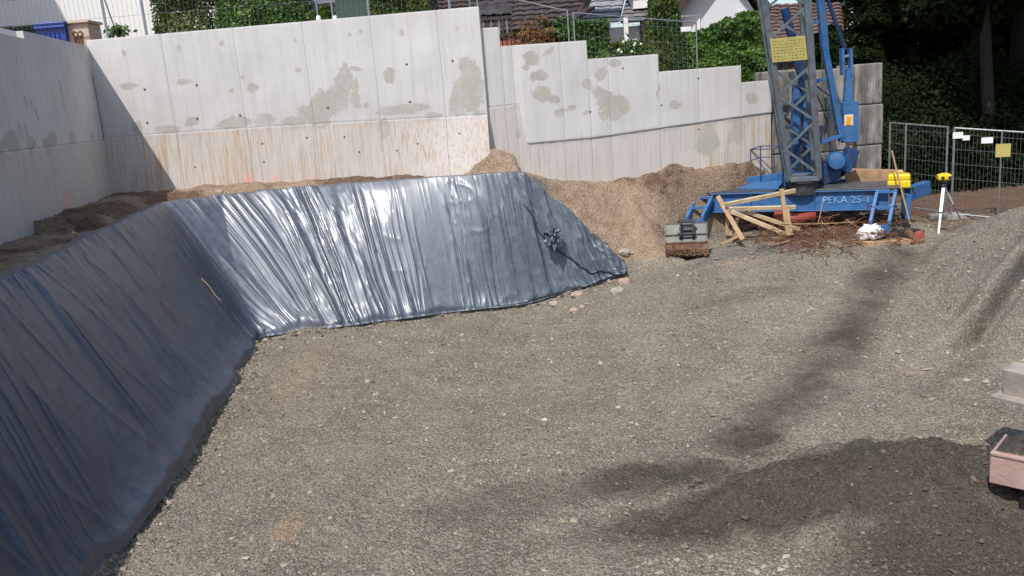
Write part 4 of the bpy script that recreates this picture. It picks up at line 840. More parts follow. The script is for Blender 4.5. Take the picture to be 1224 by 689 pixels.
# faded red machine attachment reaching in from the right
mg = thing('machine_bucket', (3.9, 6.3, .2), 'faded red steel end of a machine with dark soil on it, at the right edge', 'machine')
def Z_(px, py, z): return atz(px, py, z)
zA = .62
tl = Z_(1184, 540, zA); tr2 = Z_(1262, 556, zA); dd = (tr2-tl); dd.z = 0; dd.normalize(); dn2 = Vector((-dd.y, dd.x, 0))
def mq(u, v_, z): return tl+dd*u+dn2*v_+Vector((0, 0, z))
hgt = .27
MB().box(mq(.55, 0.01, -hgt/2), (1.1, .02, hgt), Rz(math.atan2(dd.y, dd.x))).build('front_plate', 'red_faded', mg, .006)
MB().box(mq(.012, .22, -hgt/2), (.02, .42, hgt-.004), Rz(math.atan2(dd.y, dd.x))).build('end_plate', 'red_faded', mg, .006)
MB().box(mq(.55, 0.012, -.012), (1.1, .05, .03), Rz(math.atan2(dd.y, dd.x))).build('top_flange', 'red_faded', mg, .008)
MB().box(mq(.56, .23, -hgt+.012), (1.06, .42, .02), Rz(math.atan2(dd.y, dd.x))).build('floor_plate', 'greyred', mg, .004)
MB().box(mq(.60, .25, -.42), (.80, .36, .26), Rz(math.atan2(dd.y, dd.x))).build('undercarriage', 'black', mg, .02)
MB().box(mq(1.2, .5, -.05), (.2, 1.5, .3), Rz(math.atan2(dd.y, dd.x))).build('carrier', 'greyred', mg, .01)
N_ = 30; vs = []; fs = []
for i in range(N_):
    for j in range(N_):
        u = .03+1.04*i/(N_-1); v_ = .03+.40*j/(N_-1); hz_ = -.03+.08*min(1, 2.5*min(v_, .42-v_)/.2)*min(1, u/.15)+.05*float(fbm(u*9, v_*9, 4, 4)); vs.append(mq(u, v_, hz_-.01))
m = MB(); m.add(vs, [(i*N_+j, (i+1)*N_+j, (i+1)*N_+j+1, i*N_+j+1) for i in range(N_-1) for j in range(N_-1)]); tag(m.build('soil_load', 'soil', mg, smooth=True), kind='stuff')
u0 = Z_(1206, 432, .95); u1 = Z_(1270, 446, .95); l0 = Z_(1197, 470, .95-.24)
zc = .95; pA = Z_(1206, 433, zc); pB = Z_(1275, 447, zc); pd = (pB-pA); pd.z = 0; pd.normalize(); pn = Vector((-pd.y, pd.x, 0)); Rb = Rz(math.atan2(pd.y, pd.x))
MB().box(pA+pd*.5+Vector((0, 0, -.15)), (1.0, .22, .26), Rb @ Rx(.12)).build('upper_beam', 'greyred', mg, .015)
MB().box(pA+pd*.475+Vector((0, 0, -.30))-pn*.03, (1.06, .34, .035), Rb).build('lower_flange', 'greyred', mg, .008)

# rocks at the free end of the sheeting, sticks on it
for px, py, r, mt, lb in ((690, 354, .105, 'rock_pink', 'round pinkish rock poking out under the plastic sheet'), (686, 368, .075, 'rock_pink', 'flat pinkish stone lying in front of the round rock at the sheet end'), (696, 365, .055, 'rock_pink', 'small pinkish stone between the two larger ones at the sheet end'),
                          (662, 363, .085, 'rock_grey', 'pale grey rock holding down the hem of the plastic sheet'), (746, 338, .11, 'rock_pink', 'pink rock at the outermost tip of the plastic sheet'), (738, 349, .12, 'rock_grey', 'broad beige rock just below the tip of the plastic sheet'),
                          (747, 302, .12, 'rock_grey', 'pale rock lying alone on the sloping clay bank'), (756, 303, .05, 'rock_grey', 'small stone right beside the pale rock on the clay bank'), (262, 229, .07, 'rock_grey', 'pale stone on the ledge at the foot of the long wall'), (349, 226, .11, 'rock_pink', 'pinkish stone on the ledge below the orange paint marks')):
    p = aty(px, py, 14.7 if py > 320 else 15.4)
    r0 = ray(px, py); tb = None
    for k in range(700):
        q = CV+r0*(8+k*.015)
        if q.z < gz(q.x, q.y, False)+.03: tb = q; break
    q = tb or p; zg_ = gz(q.x, q.y); vs_ = []; r2_ = random.Random(int(px))
    for i_ in range(26):
        z_ = 1-2*(i_+.5)/26; a_ = i_*2.4; rr2 = math.sqrt(1-z_*z_); k_ = r2_.uniform(.82, 1.12); vs_.append(Vector((q.x, q.y, zg_+r*.18))+Vector((rr2*math.cos(a_)*r*1.15*k_, rr2*math.sin(a_)*r*k_, z_*r*.72*k_)))
    bm_ = bmesh.new(); [bm_.verts.new(v_) for v_ in vs_]; bmesh.ops.convex_hull(bm_, input=bm_.verts[:]); bm_.verts.ensure_lookup_table(); bm_.verts.index_update()
    mq_ = MB(); mq_.add([v_.co.copy() for v_ in bm_.verts], [tuple(v_.index for v_ in f_.verts) for f_ in bm_.faces]); bm_.free(); tag(mq_.build('rock', mt, None, .008), lb, 'rock')
for (a, b, lb) in (((193, 357), (219, 387), 'short orange-brown stick lying on the dark left sheet'), ((240, 330), (264, 360), 'pale batten lying on the sheet near the inner corner')):
    def onl(px, py):
        r0 = ray(px, py)
        for k in range(1200):
            q = CV+r0*(6+k*.01)
            if q.z < float(ground_smooth(np.array([q.x]), np.array([q.y]))[0][0])+.15: return q
    q0, q1 = onl(*a), onl(*b); m = MB(); q0 = q0-Vector((0, 0, .04)); m.tube([q0, q0.lerp(q1, .35)+Vector((.012, 0, .008)), q0.lerp(q1, .7)+Vector((-.008, 0, 0)), q1], .009, 6, .006); tag(m.build('stick', 'rust' if a[0] < 200 else 'timber_old'), lb, 'stick')
# dark board leaning at the wall foot behind the sheet
MB_ = MB(); MB_.beam(P(661, 233, 15.75), P(673, 221, 15.9), .22, .025, (0, 1, .4)); tag(MB_.build('board', 'timber_old'), 'small dark board stuck in the clay at the upper end of the sheet', 'board')

# ------------------------------------------------------------------ mesh fences
def fence_panel(p0, p1, h, label, group, r=.019, sp=.09, rows=5, mat='steel', bottom=.12, posts=(True, True), lean=(0, 0), feet=False, wr=.0026):
    p0 = Vector(p0); p1 = Vector(p1); t = thing('mesh_fence', tuple(p0), label, 'fence', group); up = Vector((0, 0, 1))
    for k, p in enumerate((p0, p1)):
        if posts[k]: m = MB(); m.tube([p, p+up*h+Vector((lean[0], lean[1], 0))], r, 8); m.build('post', mat, t)
    for z in (h-.02, bottom+.02):
        m = MB(); m.tube([p0+up*z, p1+up*z], r*.8, 8); m.build('rail', mat, t)
    m = MB(); L = (p1-p0).length; n_ = int(L/sp)
    for i in range(1, n_): a = p0.lerp(p1, i/n_); m.tube([a+up*bottom, a+up*(h-.02)], wr, 4)
    for k in range(rows): z = bottom+(h-bottom)*(k+.5)/rows; m.tube([p0+up*z, p1+up*z], wr*1.2, 4)
    tag(m.build('wire_mesh', 'wire', t), kind='stuff')
    if feet:
        for p in (p0, p1): MB().box(p+Vector((0, 0, .06)), (.7, .22, .12)).build('foot_block', 'concrete_dark', t, .02)
    return t
GR = 'mesh fence panels on the right'
fA = aty(1064, 146, 18.6); fB = aty(1133, 151, 17.6); fC = aty(1141, 152, 17.5); fD = aty(1300, 162, 16.6)
def foot(p, h=1.95): return (p.x, p.y, p.z-h)
fence_panel(foot(fA), foot(fB), 1.95, 'shorter mesh fence panel between the concrete blocks and the laser level', GR, .024, .07, 6, feet=True, wr=.0022)
fp = fence_panel(foot(fC), foot(fD), 1.95, 'mesh fence panel at the right edge with white tags and a yellow notice', GR, .026, .07, 6, feet=True, wr=.0025)
q = aty(1083, 148, 18.3); m = MB(); m.tube([(q.x, q.y, q.z-1.95), q], .022, 8); tag(m.build('fence_post', 'steel'), 'single pale steel post standing at the left fence panel', 'post')
fm = fC.lerp(fD, .37); MB().tube([(fm.x, fm.y, fm.z-1.95), fm], .018, 8).build('middle_post', 'steel', fp)
def onf(px, py, off=-.03):
    t_ = (px-1141)/(1300-1141); y_ = fC.y+(fD.y-fC.y)*t_; return aty(px, py, y_+off)
def fsign(px, py, w_, h_, mat, name, par=fp): MB().box(onf(px, py), (w_, .008, h_), Rz(math.atan2(fD.y-fC.y, fD.x-fC.x))).build(name, mat, par)
fsign(1145, 162, .19, .13, 'white', 'tag'); fsign(1155, 165, .13, .10, 'white', 'tag'); fsign(1180, 168, .21, .12, 'white', 'tag'); fsign(1199, 180, .27, .27, 'yellow_old', 'notice')
GT_ = 'mesh fence panels along the top of the tall wall'
def topf(px0, px1, label, z=4.95, y=16.6, h=2.3, **k):
    a = atz(px0, 30, 5.9); pa = aty(px0, 30, y); pb = aty(px1, 20, y); return fence_panel((pa.x, y, z), (pb.x, y, z), h, label, GT_, .018, .085, 5, wr=.0022, **k)
topf(-30, 124, 'mesh fence panel in front of the blue bin and beige box')
topf(127, 171, 'narrow mesh fence panel with a slanting brace in front of the sunlit white house')
topf(174, 380, 'long mesh fence panel in front of the two clipped hedges')
ps = topf(399, 441, 'short fence panel covered with dark green privacy netting')
a = aty(401, 10, 16.62); b = aty(440, 10, 16.62); m = MB(); m.box(((a.x+b.x)/2, 16.64, 6.25), (b.x-a.x, .006, 1.8)); m.build('netting', 'screen', ps)
topf(443, 538, 'mesh fence panel in front of the dark shrub and brown roof')
topf(540, 572, 'last narrow mesh fence panel at the right end of the tall wall')
q0, q1 = aty(125, 0, 16.55), aty(138, 36, 16.5); m = MB(); m.tube([q0+(q0-q1)*.5, q1], .012, 6); tag(m.build('brace_rod', 'steel_dark'), 'thin dark rod slanting down in front of the sunlit white house', 'rod')
for px in (318/3.94+300, 395/3.94+300):
    q = aty(px, 21, 16.45); m = MB(); m.lathe(q+Vector((0, 0, -.05)), [(.05, 0), (.045, .05), (.03, .08)], 10); tag(m.build('post_socket', 'white'), 'white post foot on the wall top ' + ('left of the green netting' if px > 390 else 'between the hedge and the green netting'), 'post foot')
GB = 'mesh fence panels behind the stepped wall'
pa, pb = aty(560, -14, 16.9), aty(678, 12, 16.9); 
def slopef(pa, pb, h, label, **k):
    return fence_panel((pa.x, pa.y, pa.z-h), (pb.x, pb.y, pb.z-h), h, label, GB, .016, .10, 6, wr=.0024, **k)
slopef(pa, pb, 2.0, 'mesh fence panel before the dark brown house, its top rail sloping down')
f8 = slopef(aty(685, 14, 16.95), aty(832, 26, 17.35), 1.9, 'mesh fence panel in front of the conifer, with a white tag at its right post')
MB().box(aty(820, 35, 17.3), (.22, .01, .09), Rz(.19)).build('tag', 'white', f8)

# ------------------------------------------------------------------ foliage
def leaves(name, C, Nn, size, mat, parent, up=.5, fold=.0):
    n = len(C); rnd = rng.normal(size=(n, 3)); nrm = Nn*.9+rnd*.75+np.array([0, 0, up]); nrm /= np.linalg.norm(nrm, axis=1)[:, None]
    t = rng.normal(size=(n, 3)); t -= (t*nrm).sum(1)[:, None]*nrm; t /= np.linalg.norm(t, axis=1)[:, None]; b = np.cross(nrm, t)
    s = size*rng.uniform(.6, 1.4, n)[:, None]; V = np.stack([C-t*s, C+b*s*.55+nrm*s*.15, C+t*s, C-b*s*.55+nrm*s*.15], 1).reshape(-1, 3)
    Fq = np.arange(4*n).reshape(-1, 4); clump = fbm(C[:, 0]*3+C[:, 2]*2, C[:, 1]*3-C[:, 2]*2.5, 3, 3)
    v = np.clip(rng.uniform(0, .7, n)+(clump-.5)*1.3+.1, 0, 1); w_ = np.clip(rng.uniform(0, 1, n)*.75+(clump-.4)*.9, 0, 1)
    return mesh_np(name, V, Fq, M[mat], parent, False, dict(v=np.repeat(v, 4), w=np.repeat(w_, 4)))
def plant_box(name, x0, x1, y0, y1, z0, z1, n, size, mat, label, cat, group=None, lump=.18, taper=0, stems=3):
    t = thing(name, ((x0+x1)/2, (y0+y1)/2, z0), label, cat, group)
    n1 = int(n*.8); face = rng.choice(3, n1, p=[.62, .2, .18]); u = rng.uniform(0, 1, n1); v = rng.uniform(0, 1, n1); dpt = rng.exponential(.09, n1)
    X = x0+(x1-x0)*u; Y = np.full(n1, y0); Z = z0+(z1-z0)*v; Nn = np.zeros((n1, 3)); Nn[:, 1] = -1
    f = face == 1; Y[f] = y0+(y1-y0)*v[f]; Z[f] = z1; Nn[f] = (0, 0, 1)
    f = face == 2; side = rng.uniform(0, 1, n1) < .5; X[f & side] = x0; X[f & ~side] = x1; Y[f] = y0+(y1-y0)*u[f]; Nn[f & side] = (-1, 0, 0); Nn[f & ~side] = (1, 0, 0)
    lm = (fbm(X*1.9+Z*1.1, Z*2.1+Y*1.7, 6, 3)-.45)*2*lump; Pt = np.stack([X, Y, Z], 1)+Nn*(lm-dpt)[:, None]
    if taper: k = 1-taper*np.clip((Pt[:, 2]-z0)/(z1-z0), 0, 1)**1.6; Pt[:, 0] = (x0+x1)/2+(Pt[:, 0]-(x0+x1)/2)*k; Pt[:, 1] = (y0+y1)/2+(Pt[:, 1]-(y0+y1)/2)*k
    n2 = n-n1; Q = np.stack([rng.uniform(x0, x1, n2), rng.uniform(y0, y1, n2), rng.uniform(z0, z1, n2)], 1)
    if taper: k = 1-taper*((Q[:, 2]-z0)/(z1-z0))**1.6; Q[:, 0] = (x0+x1)/2+(Q[:, 0]-(x0+x1)/2)*k
    leaves('foliage', np.vstack([Pt, Q]), np.vstack([Nn, rng.normal(size=(n2, 3))*.3]), size, mat, t)
    m = MB()
    for k in range(stems):
        x = x0+(x1-x0)*(k+.5)/stems; yc_ = (y0+y1)/2; m.tube([(x, yc_, z0-.1), (x+.05, yc_, (z0+z1)/2), (x+rng.uniform(-.1, .1), yc_, z0+(z1-z0)*.9)], .03, 6, .01)
    m.build('stem', 'bark', t); return t
def xr(px, py, y): return aty(px, py, y).x
def zr(px, py, y): return aty(px, py, y).z
GH = 'hedges and shrubs behind the walls'
Y1 = 19.0
plant_box('hedge', xr(182, 30, Y1), xr(250, 30, Y1), Y1, Y1+1, 5.1, 8.2, 15000, .045, 'hedge_mixed', 'dense green hedge section next to the white house, left of the gap', 'hedge', GH)
plant_box('hedge', xr(257, 20, Y1), xr(322, 20, Y1), Y1, Y1+1, 5.1, 8.2, 15000, .045, 'hedge', 'dense green hedge section right of the gap in front of the white house', 'hedge', GH)
plant_box('hedge', xr(323, 20, Y1), xr(368, 20, Y1), Y1-.1, Y1+.8, 5.1, 6.9, 9000, .045, 'hedge', 'darker end of the hedge beside the dark slate roof', 'hedge', GH)
plant_box('shrub', xr(372, 20, 18), xr(396, 20, 18), 18, 18.8, 5.1, zr(385, 13, 18), 2600, .045, 'hedge', 'small round bush left of the green netting', 'bush', GH, .3)
plant_box('shrub', xr(442, 10, 18.5), xr(512, 5, 18.5), 18.5, 19.6, 5.1, zr(470, -20, 18.5), 9000, .05, 'thuja', 'loose dark shrub behind the fence between netting and brown roof', 'bush', GH, .4)
plant_box('shrub', xr(622, 50, 18.2), xr(662, 48, 18.2), 18.2, 19, 4.2, zr(640, 36, 18.2), 1500, .045, 'autumn', 'orange-brown twiggy shrub in front of the red boards', 'bush', GH, .45)
plant_box('shrub', xr(652, 50, 18.4), xr(684, 48, 18.4), 18.4, 19, 4.0, zr(660, 35, 18.4), 3500, .045, 'hedge', 'low green bush left of the paired fence posts', 'bush', GH, .35)
plant_box('hedge', xr(686, 50, 18.0), xr(729, 60, 18.0), 18.0, 19, 3.7, zr(705, 25, 18.0), 14000, .042, 'hedge', 'bright green hedge behind the stepped wall, right of the paired posts', 'hedge', GH, .2)
plant_box('hedge', xr(727, 60, 19.5), xr(800, 60, 19.5), 19.5, 20.2, 3.6, zr(760, 49, 19.5), 9000, .045, 'thuja', 'low dark hedge in front of the white garden wall', 'hedge', GH, .12)
plant_box('conifer', xr(773, 60, 18.3), xr(826, 60, 18.3), 18.3, 19.5, 3.5, zr(797, -22, 18.3), 26000, .035, 'thuja', 'tall dark cone-shaped conifer behind the mesh fence', 'conifer', GH, .10, .62, 1)
plant_box('hedge', xr(829, 60, 18.7), xr(872, 60, 18.7), 18.7, 20, 3.3, zr(850, 38, 18.7), 15000, .045, 'hedge', 'lower left half of the laurel hedge, just right of the tagged fence post', 'hedge', GH, .25)
plant_box('hedge', xr(866, 60, 18.6), xr(914, 60, 18.6), 18.6, 20, 3.3, zr(890, 22, 18.6), 20000, .045, 'hedge', 'taller right half of the laurel hedge with ragged top, beside the mast', 'hedge', GH, .35)
plant_box('shrub', xr(884, 80, 17.9), xr(926, 80, 17.9), 17.9, 18.5, 3.2, zr(900, 60, 17.9), 8000, .04, 'hedge', 'lower dark part of the hedge directly above the lowest wall step', 'bush', GH, .3)
plant_box('shrub', xr(962, 80, 19), xr(1004, 80, 19), 19, 20, 3.2, zr(985, 40, 19), 6000, .05, 'tree', 'small shrub behind the crane stays and concrete blocks', 'bush', GH, .4)
plant_box('shrub', xr(972, 110, 25), xr(1050, 110, 25), 25, 26, 3.2, zr(985, -30, 25), 14000, .06, 'tree', 'dark green tree growth behind the red-brown roof', 'bush', GH, .4)
tw = thing('potted_plant', tuple(aty(141, 44, 17.2)), 'small leafy plant on the wall top in front of the sunlit house', 'plant')
C_ = np.array(aty(141, 38, 17.2))+rng.normal(size=(160, 3))*np.array([.11, .08, .05]); leaves('foliage', C_, np.tile([0, -.3, .6], (160, 1)), .055, 'hedge', tw); m = MB(); m.tube([aty(141, 46, 17.2), aty(141, 40, 17.2)], .012, 6); m.build('stem', 'bark', tw)
fl_ = thing('flowering_plant', tuple(aty(750, 68, 17.9)), 'plant with pale flowers standing just above the stepped wall', 'plant'); q = aty(750, 60, 17.9)
leaves('foliage', np.array(q)+rng.normal(size=(250, 3))*np.array([.13, .08, .12]), np.tile([0, -.5, .5], (250, 1)), .04, 'hedge', fl_)
for k in range(9): p_ = q+Vector((rr.gauss(0, .1), -.12, rr.gauss(.02, .12))); MB().lathe(p_, [(.01, 0), (.024, .01), (.028, .02), (.01, .035)], 7, (0, -1, .3)).build('flower_head', 'flower', fl_)

# ------------------------------------------------------------------ houses
def roof_rows(par, el, er, rl, rr_, mat, rows=14, name='roof', wave=.03, cw=.30):
    el, er, rl, rr_ = map(Vector, (el, er, rl, rr_)); nrm = (er-el).cross(rl-el).normalized(); nrm = nrm if nrm.z > 0 else -nrm
    V = []; Fq = []; L = (er-el).length; nc = max(4, int(L/cw)*4)
    for r in range(rows):
        for k, s in enumerate((r/rows, (r+1.06)/rows)):
            for c in range(nc+1):
                a = el.lerp(er, c/nc); b = rl.lerp(rr_, c/nc); V.append(tuple(a.lerp(b, s)+nrm*((.05 if k == 0 else .0)+wave*abs(math.sin(c*math.pi/4))**.7)))
        o_ = r*2*(nc+1)
        for c in range(nc): Fq.append((o_+c, o_+c+1, o_+nc+2+c, o_+nc+1+c))
        if r: 
            for c in range(nc): Fq.append((o_-nc-1+c, o_-nc+c, o_+c+1, o_+c))
    o = mesh_np(name, V, Fq, M[mat], par); m = MB(); m.prism([el-nrm*.02, er-nrm*.02, rr_-nrm*.02, rl-nrm*.02], -nrm*.12); m.build('roof_deck', 'wood_dark', o); return o
def win(par, a, w_, h_, R=None, t=.08, frame='white'):
    a = Vector(a); R = R or Matrix.Identity(3); m = MB()
    for c_, s_ in (((0, 0, h_/2), (w_+.1, t, .06)), ((0, 0, -h_/2), (w_+.1, t, .06)), ((-w_/2, 0, 0), (.06, t-.004, h_-.06)), ((w_/2, 0, 0), (.06, t-.004, h_-.06)), ((0, 0, 0), (.04, t-.01, h_-.06))): m.box(a+R @ Vector(c_), s_, R)
    f_ = m.build('window', frame, par); MB().box(a+R @ Vector((0, .01, 0)), (w_-.06, .02, h_-.06), R).build('pane', 'glass', f_)
# white house, left
h1 = thing('white_house', (-13, 22, 5.1), 'plain white rendered house at the upper left, half in shadow behind the blue bin', 'house')
MB().box((-13.4, 27.0, 9.3), (13.4, 10, 8.4)).build('wall', 'stucco', h1); MB().box((-17.4, 18.4, 8.9), (8.9, 7.1, 7.6)).build('wing', 'stucco', h1)
roof_rows(h1, (-20.4, 21.4, 13.4), (-6.4, 21.4, 13.4), (-20.4, 27, 17.4), (-6.4, 27, 17.4), 'roof_grey', 10); roof_rows(h1, (-6.4, 32.6, 13.4), (-20.4, 32.6, 13.4), (-6.4, 27, 17.4), (-20.4, 27, 17.4), 'roof_grey', 10)
MB().prism([(-6.72, 22.03, 13.5), (-6.72, 31.9, 13.5), (-6.72, 27, 17.2)], (-.2, 0, 0)).build('gable', 'stucco', h1)
MB().prism([(-22, 14.6, 12.71), (-12.75, 14.6, 12.71), (-12.75, 22, 12.71), (-22, 22, 12.71)], (0, 0, .2)).build('wing_roof', 'roof_dark', h1)
for zc_, xc in ((8.2, -11.5), (11.2, -11.5), (11.2, -8.6), (8.2+2.9, -14)): 
    if zc_ > 9: win(h1, (xc, 21.96, zc_+.6), 1.2, 1.3)
bn_ = thing('wheelie_bin', tuple(aty(60, 46, 17.6)), 'blue wheelie bin with a ribbed lid behind the wall corner', 'bin'); q = aty(60.5, 33, 17.6)
MB().prism([q+Vector((-.26, 0, -.75)), q+Vector((.24, 0, -.75)), q+Vector((.28, 0, .0)), q+Vector((-.30, 0, .0))], (0, .55, 0)).build('body', 'bin_blue', bn_, .02)
MB().box(q+Vector((0, .26, .06)), (.64, .64, .09)).build('lid', 'bin_blue', bn_, .03); MB().box(q+Vector((0, -.05, .0)), (.62, .05, .05)).build('rim', 'bin_blue', bn_, .01)
for s in (-.13, -.04, .05, .14): MB().box(q+Vector((s, -.012, -.3)), (.02, .03, .4)).build('rib', 'bin_blue', bn_, .004)
cb = thing('garden_cabinet', tuple(aty(92, 50, 17.7)), 'small beige cabinet with a brown printed emblem, right of the blue bin', 'cabinet'); q = aty(91.5, 36, 17.7)
MB().box(q+Vector((0, .3, -.28)), (.46, .55, .80)).build('body', 'cabinet', cb, .01); MB().box(q+Vector((0, .28, .15)), (.56, .66, .05)).build('top', 'cabinet', cb, .01)
q2 = q+Vector((0, .02, -.13)); m = MB(); 
m.prism([q2+Vector((x, 0, z)) for x, z in ((-.08, -.20), (.08, -.20), (.10, .0), (.11, .07), (.06, .12), (0, .08), (-.06, .12), (-.11, .07), (-.10, .0))], (0, .01, 0)); em = m.build('emblem', 'brown', cb)
for s in (-.045, .045): MB().lathe(q2+Vector((s, -.003, .04)), [(.03, 0), (.028, .006), (.005, .008)], 10, (0, -1, 0)).build('emblem_spot', 'cabinet', em)
for px0, px1, pt, lb in ((-12, 20, 33, 'dark green bin lid at the far left edge'), (21, 46, 31, 'dark green bin lid directly left of the blue bin')):
    q = aty((px0+px1)/2, pt+8, 18.2); w_ = (px1-px0)*.0178; b_ = thing('dark_bin', (q.x, 18.2, q.z-.8), lb, 'bin', 'dark bins behind the wall corner'); MB().box((q.x, 18.5, q.z-.35), (w_-.08, .55, .8)).build('body', 'bin_dark', b_, .02)
    MB().box((q.x, 18.48, q.z+.09), (w_, .64, .10)).build('lid', 'bin_dark', b_, .03); MB().box((q.x, 18.15, q.z+.12), (w_*.8, .05, .05)).build('handle', 'bin_dark', b_, .01)
q = hit(22, 44, LP0, LP1); pp = Vector((LP0[0], LP0[1], 0))+LWD.to_3d()*0+Vector((LWD.x, LWD.y, 0))*q[0]
MB_ = MB().box((pp.x-.16, pp.y-.25, 5.155), (.26, .75, .09), Rz(-math.atan2(LWD.x, LWD.y))); tag(MB_.build('coping_stone', 'white', None, .01), 'pale coping stone on the notch in the top of the left wall', 'coping stone')

# dark slate roof behind the hedge
h5 = thing('slate_roofed_house', (-5, 27, 5.1), 'house with a dark slate roof and pale green strip behind the green netting', 'house')
MB().box((-3.4, 30.5, 7.0), (7.4, 5, 3.0)).build('wall', 'stucco_blue', h5); roof_rows(h5, (-7.4, 27.6, 7.15), (.9, 27.6, 7.15), (-7.4, 31.5, 11), (.9, 31.5, 11), 'roof_purple', 14)
MB().box((-3.4, 27.55, 7.02), (8.3, .12, .12)).build('gutter', 'white', h5)
# dark brown house
h2_ = thing('brown_tiled_house', (2.3, 26, 4.3), 'house with a big dark brown tiled roof, small porch roof and red boarded wall', 'house')
e0 = aty(520, 44, 24.5); e1 = aty(690, 33, 24.5); r0_ = aty(508, -60, 29); r1_ = aty(722, -85, 29)
roof_rows(h2_, e0, e1, r0_, r1_, 'roof_dark', 22)
MB().beam(aty(688, 30, 24.4), aty(716, -30, 28), .12, .28).build('verge_board', 'wood_dark', h2_, .01)
MB().box(((e0.x+e1.x)/2, 25.6, e1.z-1.5), (e1.x-e0.x-1.0, 1.8, 3.0)).build('wall', 'brick_red', h2_)
bw_ = (e1.x-e0.x-1.0)/24
for k in range(24): MB().box(((e0.x+.5)+bw_*(k+.5), 24.67, e1.z-1.45), (bw_-.03, .05, 2.9)).build('board', 'brick_red', h2_)
MB().beam(aty(684, 24, 24.3), aty(706, 10, 25.0), .3, .10).build('gutter_end', 'wood_dark', h2_, .01)
p0, p1 = aty(570, 21, 22.5), aty(612, 19, 22.5); p2, p3 = aty(568, 6, 23.3), aty(611, 5, 23.3)
roof_rows(h2_, p0, p1, p2, p3, 'roof_purple', 6, 'porch_roof'); MB().box(((p0.x+p1.x)/2, 22.9, p0.z-.06), (p1.x-p0.x, .9, .08)).build('porch_board', 'wood_dark', h2_)
for k in range(9): x = p0.x+(p1.x-p0.x)*(k+.5)/9; MB().box((x, 22.5, p0.z-.28), (.05, .05, .40)).build('baluster', 'roof_purple' if k % 2 else 'wood_dark', h2_)
MB().box(((p0.x+p1.x)/2, 22.5, p0.z-.48), (p1.x-p0.x, .08, .08)).build('porch_rail', 'wood_dark', h2_)
# grey tiled house
h3 = thing('grey_tiled_house', (5.5, 30, 4), 'house with a grey pantiled roof, white dormer and white garden wing', 'house')
a, b, c, d = aty(700, 24, 30), aty(742, 22, 30), aty(700, -60, 34), aty(760, -70, 34)
roof_rows(h3, aty(672, 26, 30), aty(741, 22, 30), aty(660, -60, 35), aty(760, -66, 35), 'roof_grey', 14)
roof_rows(h3, aty(742, 23.5, 29.5), aty(815, 18, 29.5), aty(757, -30, 33.5), aty(822, -36, 33.5), 'roof_purple', 12)
q = aty(766, 4, 29.8); MB().box(q+Vector((0, .5, .15)), (.50, .9, .62)).build('dormer', 'white', h3); MB().box(q+Vector((.46, .5, .1)), (.36, .8, .7)).build('dormer_cheek', 'wood_dark', h3); MB().box(q+Vector((0.05, .4, .52)), (1.0, 1.2, .08)).build('dormer_roof', 'roof_dark', h3)
q0, q1 = aty(700, 24, 29.8), aty(815, 19, 29.8); MB().box(((q0.x+q1.x)/2+.5, 31.5, q1.z-1.9), (q1.x-q0.x-.6, 3.2, 3.4)).build('wall', 'stucco_blue', h3)
MB().beam(aty(690, 25.5, 29.4), aty(815, 21, 29.3), .12, .10).build('gutter', 'steel', h3)
q = aty(748, 35, 28.8); MB().box(q, (.14, .14, .75)).build('porch_post', 'white', h3)
MB().box(aty(766, 50, 28.6)+Vector((0, 0, -.25)), (1.6, .12, .5)).build('garden_wall', 'white', h3)
win(h3, aty(776, 37, 29.7), .55, .75, frame='wood_dark')
# pale gable house
h4 = thing('white_gabled_house', (9.5, 30, 4), 'white gabled house behind the tall laurel hedge', 'house')
gl = aty(797, 28, 29); gt = aty(858, -55, 29); gr = aty(920, 24, 29); zb = 3.8
MB().prism([Vector((gl.x, 29, zb)), Vector((gr.x-.3, 29, zb)), Vector((gr.x-.3, 29, gr.z)), gt, Vector((gl.x, 29, gl.z))], (0, 6, 0)).build('wall', 'stucco_blue', h4)
ov = Vector((0, -.5, .06))
for a, b, nm in ((gl, gt, 0), (gt, gr, 1)):
    dr = (b-a).normalized(); a2 = a-dr*(.5 if nm == 0 else 0); b2 = b+dr*(.6 if nm == 1 else 0); MB().beam(a2+ov, b2+ov, .12, .26, (0, 0, 1)).build('verge_board', 'wood_dark', h4, .01)
    if nm == 0: roof_rows(h4, a2+ov+Vector((0, 7, .1)), a2+ov+Vector((0, 0, .1)), b2+ov+Vector((0, 7, .1)), b2+ov+Vector((0, 0, .1)), 'roof_purple', 14)
    else: roof_rows(h4, b2+ov+Vector((0, 0, .1)), b2+ov+Vector((0, 7, .1)), a2+ov+Vector((0, 0, .1)), a2+ov+Vector((0, 7, .1)), 'roof_purple', 14)
MB().beam(aty(798, 22, 27.9), aty(836, 19.5, 27.9), .5, .07).build('canopy', 'steel', h4, .01)
MB().box(aty(890, 16, 28.8)+Vector((.2, 0, -.02)), (1.0, .25, .10)).build('window_sill', 'steel', h4); MB().box(aty(819, 33, 28.96), (1.0, .05, .5)).build('recess_panel', 'stucco', h4)
# red-brown roof behind the crane
h6 = thing('red_roofed_outbuilding', (10.0, 23, 3.3), 'low outbuilding with a weathered red-brown tiled roof behind the crane mast', 'outbuilding')
roof_rows(h6, aty(893, 62, 21.5), aty(1012, 62, 21.5), aty(925, 6, 24.5), aty(1005, 4, 24.5), 'roof_red', 13); q = aty(950, 62, 21.7)
MB().box((q.x+.1, 23.2, q.z-.9), (2.3, 2.8, 1.7)).build('wall', 'brick_red', h6); win(h6, (q.x-.3, 21.76, q.z-.55), .5, .6, frame='wood_dark')

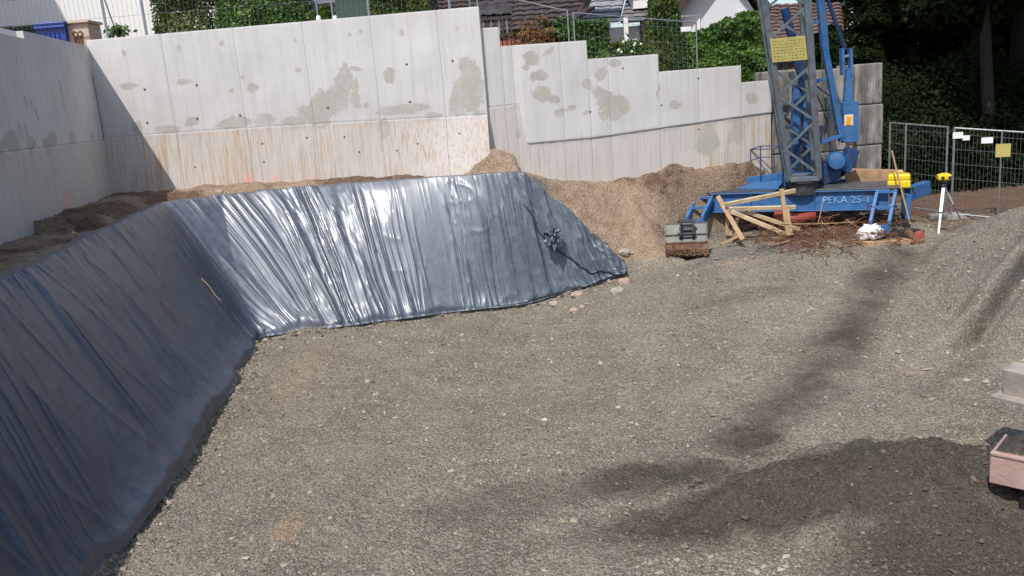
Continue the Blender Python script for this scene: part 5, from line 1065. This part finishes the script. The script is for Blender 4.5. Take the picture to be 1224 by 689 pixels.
# ------------------------------------------------------------------ wood on the right
def tree(x, y, hgt, r0, label, seed, crown_z=5.8, cr=3.0, n=11000, nlimb=7):
    z0 = gz(x, y, False); t = thing('woodland_tree', (x, y, z0), label, 'tree', 'dark trees beyond the mesh fence'); r_ = random.Random(seed); m = MB()
    pts = [Vector((x, y, z0-.3))]; 
    for k in range(1, 7): pts.append(Vector((x+r_.uniform(-.12, .12)*k*.5, y+r_.uniform(-.12, .12)*k*.5, z0+hgt*k/6)))
    m.tube(pts, r0, 10, r0*.25); Cs = []
    for k in range(nlimb):
        q = .42+.5*k/nlimb; b0 = pts[0].lerp(pts[-1], q); a = r_.uniform(0, 6.28); l_ = cr*r_.uniform(.6, 1.05); e = b0+Vector((math.cos(a)*l_, math.sin(a)*l_, r_.uniform(.3, 1.6))); mid = b0.lerp(e, .5)+Vector((0, 0, .25))
        m.tube([b0, mid, e], r0*.35, 6, r0*.08); Cs += [(e, 1.3), (mid, 1.1)]
    Cs.append((pts[-1], 1.5)); m.build('trunk', 'bark', t); per = n//len(Cs); C_ = []; N2 = []
    for k in range(5): Cs.append((Vector((x+r_.uniform(-1.2, 2), y-1.2-r_.uniform(0, 2.6), z0+6.9+r_.uniform(0, 1.6))), 1.5))  # extra leaf clusters forward and overhead, out of view, added to shade the undergrowth
    for c_, rad in Cs:
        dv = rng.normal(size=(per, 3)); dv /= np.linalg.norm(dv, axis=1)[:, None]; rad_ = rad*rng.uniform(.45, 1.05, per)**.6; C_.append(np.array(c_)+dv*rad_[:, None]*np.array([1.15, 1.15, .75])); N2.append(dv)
    leaves('crown', np.vstack(C_), np.vstack(N2), .11, 'tree', t, .6); return t
spots = [(12.0, 20.8, ''), (13.6, 19.6, ''), (15.9, 19.4, ''), (18.6, 18.9, ''), (13.3, 23.8, ''), (15.2, 25.0, ''), (17.6, 24.4, ''), (20.2, 23.0, '')]
desc = ['dark leafy tree just behind the concrete block stack', 'dark tree behind the short fence panel', 'dark tree behind the fence panel with the yellow notice', 'dark tree at the far right beyond the picture edge', 'dark tree rising behind the crane stays', 'slim dark tree deep in the wood behind the block stack', 'dark tree deep in the wood above the laser level', 'dark tree deep in the wood at the right edge']
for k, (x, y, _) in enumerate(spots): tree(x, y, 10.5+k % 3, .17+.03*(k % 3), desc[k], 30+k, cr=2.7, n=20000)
# understorey : uncountable brush in the shade of the trees, and the mass of the wood behind
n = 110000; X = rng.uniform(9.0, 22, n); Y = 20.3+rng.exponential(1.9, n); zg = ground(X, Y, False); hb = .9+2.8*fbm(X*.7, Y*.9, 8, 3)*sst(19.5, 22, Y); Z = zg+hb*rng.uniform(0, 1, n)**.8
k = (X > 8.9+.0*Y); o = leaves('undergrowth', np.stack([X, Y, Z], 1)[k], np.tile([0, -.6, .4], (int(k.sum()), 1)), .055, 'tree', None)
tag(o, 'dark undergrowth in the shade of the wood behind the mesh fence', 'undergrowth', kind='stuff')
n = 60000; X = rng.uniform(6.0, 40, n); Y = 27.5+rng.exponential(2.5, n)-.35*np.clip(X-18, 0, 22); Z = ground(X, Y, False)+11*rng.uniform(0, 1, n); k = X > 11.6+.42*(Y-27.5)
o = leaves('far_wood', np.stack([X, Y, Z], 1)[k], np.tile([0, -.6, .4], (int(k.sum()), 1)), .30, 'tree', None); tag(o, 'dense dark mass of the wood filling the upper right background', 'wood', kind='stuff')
